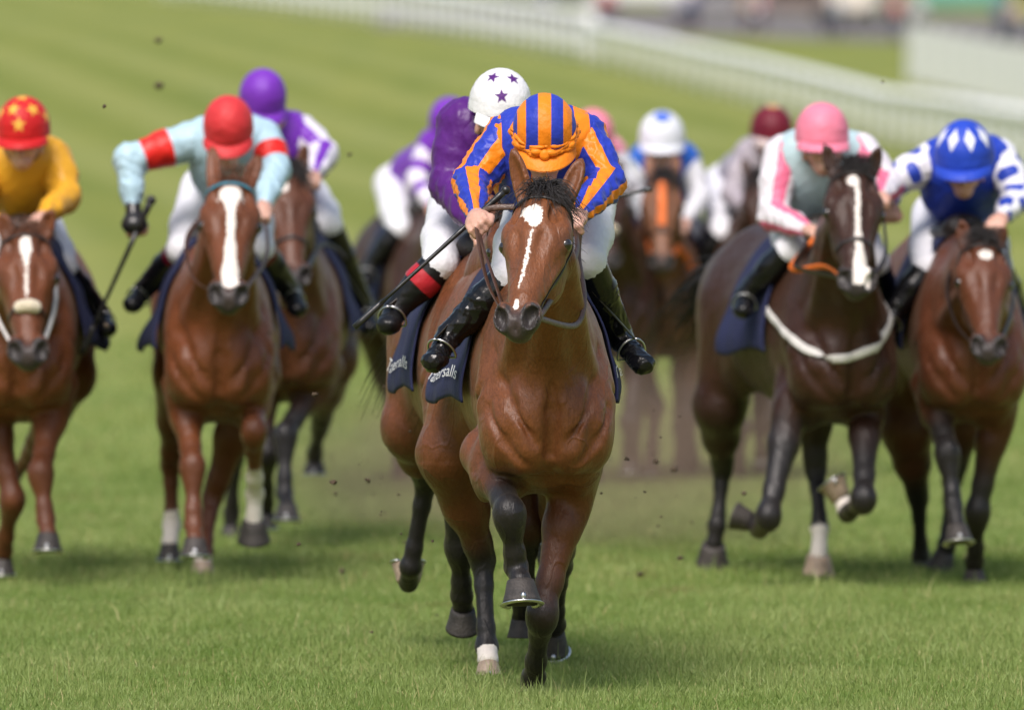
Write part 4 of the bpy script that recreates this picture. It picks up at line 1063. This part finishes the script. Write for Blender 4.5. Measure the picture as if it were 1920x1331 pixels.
R[11] = dict(label="jockey in blue and white diamond silks and diamond cap at the right edge", pitch=14, twist=-8, hw=.125, cap=(1808, 287, -.20),
    sh=((1742, 305, .12), (1878, 298, .12)), el=((1668, 345, .05), (1908, 370, .02)), hd=((1668, 392, -.15), (1872, 415, -.30)), pel=(1790, 395, 0.66),
    kn=((1738, 505, .2), (1870, 500, .2)), an=((1690, 590, .5), (1908, 590, .5)), to=((1678, 622, .38), (1915, 622, .4)), puff=1.12,
    jm=silk("royal_blue_white", (.018, .05, .42), (.72, .74, .8)), jp=lambda V, mid, pe: .6 - np.abs(V[:, 0] - mid.x)/.1 - np.abs(V[:, 2] - mid.z + .06)/.09 + (V[:, 1] > mid.y)*-2.,
    sm=silk("white_blue_diamonds", (.74, .74, .8), (.025, .06, .42)), sp=lambda t, a, i: -.42 + np.cos(t*11 + a*2)*1.0 + np.cos(t*11 - a*2)*1.0,
    cm=cap1("blue_white_diamonds", (.018, .06, .48), (.74, .76, .82)), cp=diamonds, fat=1.05)
ONLY = []
for k in sorted(H):
    if ONLY and k not in ONLY: continue
    ro_, sad_, L_, S_ = horse(H[k]); rider(R[k], H[k], L_, sad_)
# whips
whip([(948, 357, -.36), (893, 418, -.40), (664, 614, -.42)], .0095, "long black whip held slanting down to the left in the leading jockey's hand", 32.5)
whip([(283, 376, -.10), (252, 440, -.10), (152, 664, -.05)], .013, "black whip hanging down from the gloved hand of the red capped jockey", 40.4)
whip([(1140, 372, -.2), (1160, 366, -.2), (1222, 354, -.2)], .010, "short stretch of dark whip pointing right behind the leading jockey", 38.)
# ------------------------------------------------------------------ far rails, hoarding, road and what stands along it
def gp(px, Y): return Vector(((px - 960) * Y / FP, Y, ground_z(Y)))
def rail(name, a, b, n, label, h=1.25, post=.055, top=.10, extra=(), bow=0):
    """white running rail from a to b (px, Y), posts as parts"""
    p0 = gp(*a); o = empty(name, p0); tag(o, label, "rail", "white running rails")
    pts = []
    for i in range(n):
        t = i/(n-1); x, y = (a[0] + (b[0]-a[0])*t), a[1] + (b[1]-a[1])*t
        q = gp(x, y); q.x += bow*math.sin(math.pi*t); pts.append(q)
    mb = MB(); mb.tube([p - p0 + Vector((0, 0, h)) for p in pts], top, 10, flat=[(0, -.3, 1)]*n, w=.75)
    mb.build("top_rail", M_WHT, o)
    for z, r_ in extra:
        mb = MB(); mb.tube([p - p0 + Vector((0, 0, z)) for p in pts], r_, 8); mb.build("lower_rail", M_WHT, o)
    for i, p in enumerate(pts):
        if i % 1 == 0:
            mb = MB(); mb.tube([p - p0 + Vector((0, 0, -.1)), p - p0 + Vector((0, 0, h*.5)), p - p0 + Vector((.0, 0, h))], [post, post, post*.9], 8)
            mb.build("post", M_WHT, o)
    return o
rail("running_rail", (2010, 188), (1105, 322), 40, "long white running rail crossing the right half behind the riders", top=.19, post=.10, extra=((.85, .05),))
rail("running_rail", (1112, 322), (300, 430), 44, "farther white running rail curving away at the top centre", top=.22, post=.10, extra=((.8, .09), (.45, .07)), h=1.5)
rail("running_rail", (330, 470), (-40, 500), 20, "short distant white rail at the top left corner", top=.1, h=1.2)
# hoarding
pa, pb = gp(1702, 300), gp(2000, 261); o = empty("hoarding", pa); tag(o, "big plain white hoarding standing behind the rail at the right edge", "hoarding")
nn = 9
for i in range(nn):
    a_, b_ = (pb - pa)*(i/nn), (pb - pa)*((i+1)/nn); d = (b_ - a_); c = (a_ + b_)/2; mb = MB()
    mb.box(c + Vector((0, 0, .92)), (d.xy.length*.985, .06, 1.72), rz=math.atan2(d.y, d.x)); mb.build("panel", M_WHT, o, smooth=False)
    mb = MB(); mb.box(a_ + Vector((0, .12, .95)), (.09, .09, 1.9)); mb.build("upright", plain("grey_post", (.3, .3, .3), .6), o, smooth=False)
# road strip
M_ROAD = plain("dusty_road", (.16, .145, .14), .9, bs=.3, bscale=3)
V, Fq = [], []
for i in range(31):
    px = 700 + 1700*i/30; y0_ = 372 - 40*(i/30)
    for j in range(6):
        y = y0_ + 9*j; V.append((((px - 960)*y0_/FP), y, ground_z(y) + .03))
for i in range(30):
    for j in range(5): Fq.append((i*6+j, (i+1)*6+j, (i+1)*6+j+1, i*6+j+1))
tag(meshobj("road", V, Fq, M_ROAD), kind="structure")
# vehicles (small and far)
def vehicle(px, Y, col, L_, Wd, Hh, label, cat, kind, rz=0.):
    o = empty("parked_" + kind, gp(px, Y) + Vector((0, 0, .03)), rz); tag(o, label, cat)
    pm = plain("paint_%s" % kind + str(px), col, .3, coat=.6, var=.03); gl = M_GOGG
    prof = ([(-.5, .25), (-.5, .62), (-.42, .95), (-.36, 1.), (.46, 1.), (.5, .9), (.5, .25)] if kind == "van" else
            [(-.5, .28), (-.5, .55), (-.28, .62), (-.16, .98), (.2, 1.), (.36, .66), (.5, .6), (.5, .28)])
    mb = MB(); n = len(prof)
    for s in (-1, 1): mb.V += [(x*L_, s*Wd/2, z*Hh) for x, z in prof]
    mb.F += [tuple(range(n)), tuple(range(2*n-1, n-1, -1))] + [(i, i+n, (i+1) % n + n, (i+1) % n) for i in range(n)]; mb.n = 2*n
    b = mb.build("body", pm, o, smooth=False); bv = b.modifiers.new("b", 'BEVEL'); bv.width = .08; bv.segments = 3
    for x0_, x1_ in (((-.40, -.24), (-.2, .05)) if kind == "van" else ((-.17, .0), (.03, .24))):
        for s in (-1, 1):
            mb = MB(); mb.box(((x0_ + x1_)/2*L_, s*(Wd/2 + .005), Hh*.78), ((x1_ - x0_)*L_, .02, Hh*.22)); mb.build("window", gl, o, smooth=False)
    for s in (-1, 1):
        for x in (-.32, .32):
            mb = MB(); mb.tube([(x*L_, s*(Wd/2 - .2), .34), (x*L_, s*(Wd/2 + .02), .34)], .34, 20); w_ = mb.build("wheel", plain("tyre", (.02, .02, .02), .9), o)
            mb = MB(); mb.tube([(x*L_, s*(Wd/2 + .015), .34), (x*L_, s*(Wd/2 + .035), .34)], .2, 16); mb.build("rim", M_SHOE, w_)
    return o
vehicle(1208, 392, (.75, .75, .76), 5.0, 2.0, 2.2, "white van parked beyond the rails at top centre", "van", "van", .1)
vehicle(1625, 372, (.72, .66, .58), 4.4, 2.0, 2.4, "cream van parked at the top right beyond the rails", "van", "van", 1.2)
vehicle(1350, 385, (.28, .27, .30), 4.3, 1.8, 1.45, "grey car parked near the middle of the far row", "car", "car", -.05)
vehicle(1480, 380, (.20, .15, .14), 4.4, 1.8, 1.5, "dull brown car parked right of the grey car", "car", "car", .08)
vehicle(1085, 402, (.05, .05, .06), 4.3, 1.8, 1.5, "black car parked left of the white van", "car", "car", .02)
# tents / canopy
def tent(px, Y, wd, ht, col, label):
    o = empty("canopy_tent", gp(px, Y)); tag(o, label, "tent"); m = plain("canvas" + str(px), col, .8)
    for sx in (-1, 1):
        for sy in (-1, 1):
            mb = MB(); mb.tube([(sx*wd/2, sy*wd/2, -.1), (sx*wd/2, sy*wd/2, ht)], .05, 8); mb.build("leg", M_WHT, o)
    h_ = wd/2 + .1
    mb = MB(); mb.add([(-h_, -h_, ht), (h_, -h_, ht), (h_, h_, ht), (-h_, h_, ht), (0, 0, ht + wd*.35)], [(0, 1, 4), (1, 2, 4), (2, 3, 4), (3, 0, 4)])
    mb.add([(-h_, -h_, ht - .3), (h_, -h_, ht - .3), (h_, h_, ht - .3), (-h_, h_, ht - .3), (-h_, -h_, ht), (h_, -h_, ht), (h_, h_, ht), (-h_, h_, ht)], [(0, 1, 5, 4), (1, 2, 6, 5), (2, 3, 7, 6), (3, 0, 4, 7)])
    mb.build("canopy", m, o, smooth=False)
tent(1800, 352, 3.4, 1.5, (.10, .26, .20), "green canopy tent behind the white hoarding at the top right")
# spectators by the far road
def spectator(px, Y, top, trouser, ph, label):
    o = empty("person", gp(px, Y) + Vector((0, 0, .035)), ph); tag(o, label, "spectator", "spectators beyond the far rails")
    S = SDF(); S.E((0, 0, 1.62), (.085, .10, .12), .03); S.C((0, 0, 1.40), (0, 0, 1.52), .06, .055, .03); S.E((0, 0, 1.18), (.19, .12, .30), .06)
    for s in (-1, 1):
        S.chain([(s*.20, 0, 1.38), (s*.26, .02, 1.08), (s*.22, -.10, .84)], [.06, .045, .035], .03); S.E((s*.22, -.13, .79), (.035, .04, .06), .02)
        S.chain([(s*.09, 0, .92), (s*.10, -.02, .50), (s*.10, 0, .08), (s*.11, -.14, .04)], [.10, .07, .045, .04], .03)
    V, F = S.mesh(.03); meshobj("body", V, F, M_SKIN, o)
    A_ = SDF(); A_.E((0, 0, 1.18), (.205, .135, .31), .06)
    for s in (-1, 1): A_.chain([(s*.20, 0, 1.38), (s*.26, .02, 1.08), (s*.225, -.08, .88)], [.07, .056, .046], .03)
    V, F = A_.mesh(.03); meshobj("jacket", V, F, plain("wear%d" % px, top, .8), o)
    A_ = SDF()
    for s in (-1, 1): A_.chain([(s*.09, 0, .92), (s*.10, -.02, .50), (s*.10, 0, .09)], [.115, .083, .06], .03)
    V, F = A_.mesh(.03); meshobj("trousers", V, F, plain("trs%d" % px, trouser, .85), o)
    mb = MB(); mb.ball((0, .02, 1.67), (.095, .11, .10), nu=12, nv=8); mb.build("hair", M_HAIR, o)
cols = [((.45, .12, .12), "red"), ((.5, .5, .52), "light grey"), ((.08, .1, .2), "navy"), ((.55, .42, .3), "tan"), ((.6, .3, .35), "pink"), ((.12, .12, .12), "black"), ((.3, .34, .4), "blue grey")]
for i, px in enumerate((1138, 1282, 1300, 1400, 1428, 1548, 1570, 1680, 1722, 1880, 1905)):
    c, nme = cols[i % 7]
    where = "left of the white van|right of the white van|beside the grey car|between the far grey and brown cars|left of the brown car|right of the brown car|left of the cream van|right of the cream van|left of the green canopy tent|right of the green canopy tent|farthest right behind the hoarding".split("|")[i]
    spectator(px, 366 - (px - 1138)*.03, c, (.05, .06, .09), rad(20*i), "standing spectator in %s top, %s" % (nme, where))
# hedges / trees along the back
M_LEAF = None
def leafmat(n, a, b):
    m, t, N, L, B = newmat(n); L.new(mixc(N, L, mrange(N, L, noise(N, L, 1.3, 5), .35, .65), a, b), B.inputs["Base Color"]); B.inputs["Roughness"].default_value = .7; return m
M_LEAF = leafmat("dark_foliage", (.025, .045, .012), (.07, .10, .025)); M_LEAF2 = leafmat("olive_foliage", (.07, .085, .03), (.13, .13, .05))
M_BARK = plain("bark", (.09, .07, .05), .9, bs=.5, bscale=8)
def tree(px, Y, h, wd, mat, label, n=2600, seed=0):
    r = np.random.default_rng(seed + px + 100); o = empty("tree", gp(px, Y)); tag(o, label, "tree", "trees along the far side of the course")
    mb = MB(); mb.tube([(0, 0, -.2), (.1, 0, h*.25), (0, .1, h*.5), (.1, 0, h*.8)], [.28, .22, .15, .05], 10)
    for k in range(7):
        a_ = k*2.4; z0 = h*(.18 + .08*k); mb.tube([(0, 0, z0), (math.cos(a_)*wd*.22, math.sin(a_)*wd*.22, z0 + h*.1), (math.cos(a_)*wd*.42, math.sin(a_)*wd*.42, z0 + h*.2)], [.1, .07, .02], 6)
    mb.build("trunk", M_BARK, o)
    cl = r.normal(size=(34, 3)); cl /= np.linalg.norm(cl, axis=1, keepdims=True); cl *= r.uniform(.3, 1, (34, 1))**.5; cl = cl*[wd*.42, wd*.42, h*.42] + [0, 0, h*.54]
    P = cl[r.integers(0, 34, n)] + r.normal(size=(n, 3))*[wd*.10, wd*.10, h*.085]; P[:, 2] = np.maximum(P[:, 2], .2)
    d1 = r.normal(size=(n, 3)); d1 /= np.linalg.norm(d1, axis=1, keepdims=True); d2 = np.cross(d1, r.normal(size=(n, 3))); d2 /= np.linalg.norm(d2, axis=1, keepdims=True)
    s = r.uniform(.10, .24, (n, 1)); V = np.stack([P - d1*s, P + d2*s*.6, P + d1*s, P - d2*s*.6], 1).reshape(-1, 3)
    meshobj("crown", V, np.arange(4*n).reshape(-1, 4), mat, o, smooth=False)
tl = "far left corner tree|tree second from the far left|tree third from the left|tree above the distant rail bend|tree above the white cap|tree behind the black car|tree behind the white van|tree behind the grey car|tree behind the brown car|tree behind the cream van|tree behind the green canopy|tree at the far right corner".split("|")
for i, px in enumerate((-20, 130, 300, 420, 800, 960, 1110, 1290, 1450, 1600, 1770, 1930)):
    Y_ = 560 if i < 4 else 430; tree(px, Y_, 5.5 + (i*37 % 5)*.6, 6.2 if i > 3 else 7, M_LEAF if i % 3 else M_LEAF2, ("dark leafy " if i % 3 else "olive leafy ") + tl[i], seed=i)
# ------------------------------------------------------------------ clods
M_SOIL = plain("dark_soil", (.07, .048, .03), .95, bs=1, bscale=40, var=.4)
def clod(px, py, Y, r, i, label=None):
    rr = np.random.default_rng(i); p = W(px, py, Y); mb = MB(); mb.ball((0, 0, 0), (r, r*.8, r*.7), nu=12, nv=8)
    V = np.array(mb.V); V = V*(1 + .35*np.sin(V @ rr.normal(size=(3, 1))*2.5/r + rr.uniform(0, 6)) + .2*np.sin(V @ rr.normal(size=(3, 1))*5/r))
    for _ in range(5):
        b = V[rr.integers(0, len(V))]; d = rr.normal(size=3); d /= np.linalg.norm(d); k = len(mb.V); mb.tube([b, b + d*r*.8, b + d*r*1.4 + [0, 0, -r*.3]], [r*.06, r*.05, r*.02], 3)
    V2 = np.array(mb.V); V2[:len(V)] = V
    o = meshobj("turf_clod", V2, mb.F, M_SOIL, loc=p); tag(o, label or "small dark clod of turf kicked up in the air among the galloping horses", "clod", "turf clods thrown up by the hooves")
clod(296, 77, 44, .018, 1, "upper of two dark clods flying high against the grass at top left"); clod(297, 160, 44, .018, 2, "lower of two dark clods flying high against the grass at top left")
r_ = random.Random(9); i = 10
for px, py in ((630, 925), (625, 905), (590, 740), (556, 620), (200, 610), (196, 200), (655, 290), (505, 625), (1275, 780), (1265, 880), (1200, 1075), (1275, 1045), (560, 1020), (640, 1070), (1655, 155), (1160, 745), (1230, 865), (690, 900), (720, 960), (1395, 925), (1175, 860), (1225, 850)):
    clod(px, py, r_.uniform(34, 42), r_.uniform(.005, .013), i); i += 1
for k in range(46):
    px = r_.choice([r_.gauss(740, 60), r_.gauss(1220, 70)]); clod(px, r_.gauss(900, 110), r_.uniform(33.5, 42), r_.uniform(.0025, .006), i); i += 1
# ------------------------------------------------------------------ dust thrown up behind the leaders
def dust(px, py, Y, r, dens, label):
    mb = MB(); mb.ball((0, 0, 0), (1, 1, 1), nu=24, nv=14); o = mb.build("dust_cloud", dustmat(dens, Y), loc=W(px, py, Y)); o.scale = r; tag(o, label, "dust", kind="stuff")
def dustmat(dens, k):
    m = bpy.data.materials.new("dust"); m.use_nodes = True; N, L = m.node_tree.nodes, m.node_tree.links; N.remove(N["Principled BSDF"])
    v = N.new("ShaderNodeVolumePrincipled"); v.inputs["Color"].default_value = (.50, .36, .26, 1); tc = N.new("ShaderNodeTexCoord")
    ln = N.new("ShaderNodeVectorMath"); ln.operation = 'LENGTH'; L.new(tc.outputs["Object"], ln.inputs[0])
    f = mrange(N, L, ln.outputs["Value"], 1., .1, 0, 1); n = noise(N, L, 1.8, 3, co=tc.outputs["Object"])
    mm = N.new("ShaderNodeMath"); mm.operation = 'MULTIPLY'; L.new(f, mm.inputs[0]); L.new(mrange(N, L, n, .35, .65, .2, dens*2), mm.inputs[1])
    L.new(mm.outputs[0], v.inputs["Density"]); L.new(v.outputs[0], N["Material Output"].inputs["Volume"]); return m
dust(1190, 860, 44, (1.25, 2.2, .62), .30, "brown haze of dust hanging low behind the leading horse's right side")
dust(760, 880, 46, (.8, 2.0, .5), .4, "thin brown haze of dust low behind the leading horse's left side")
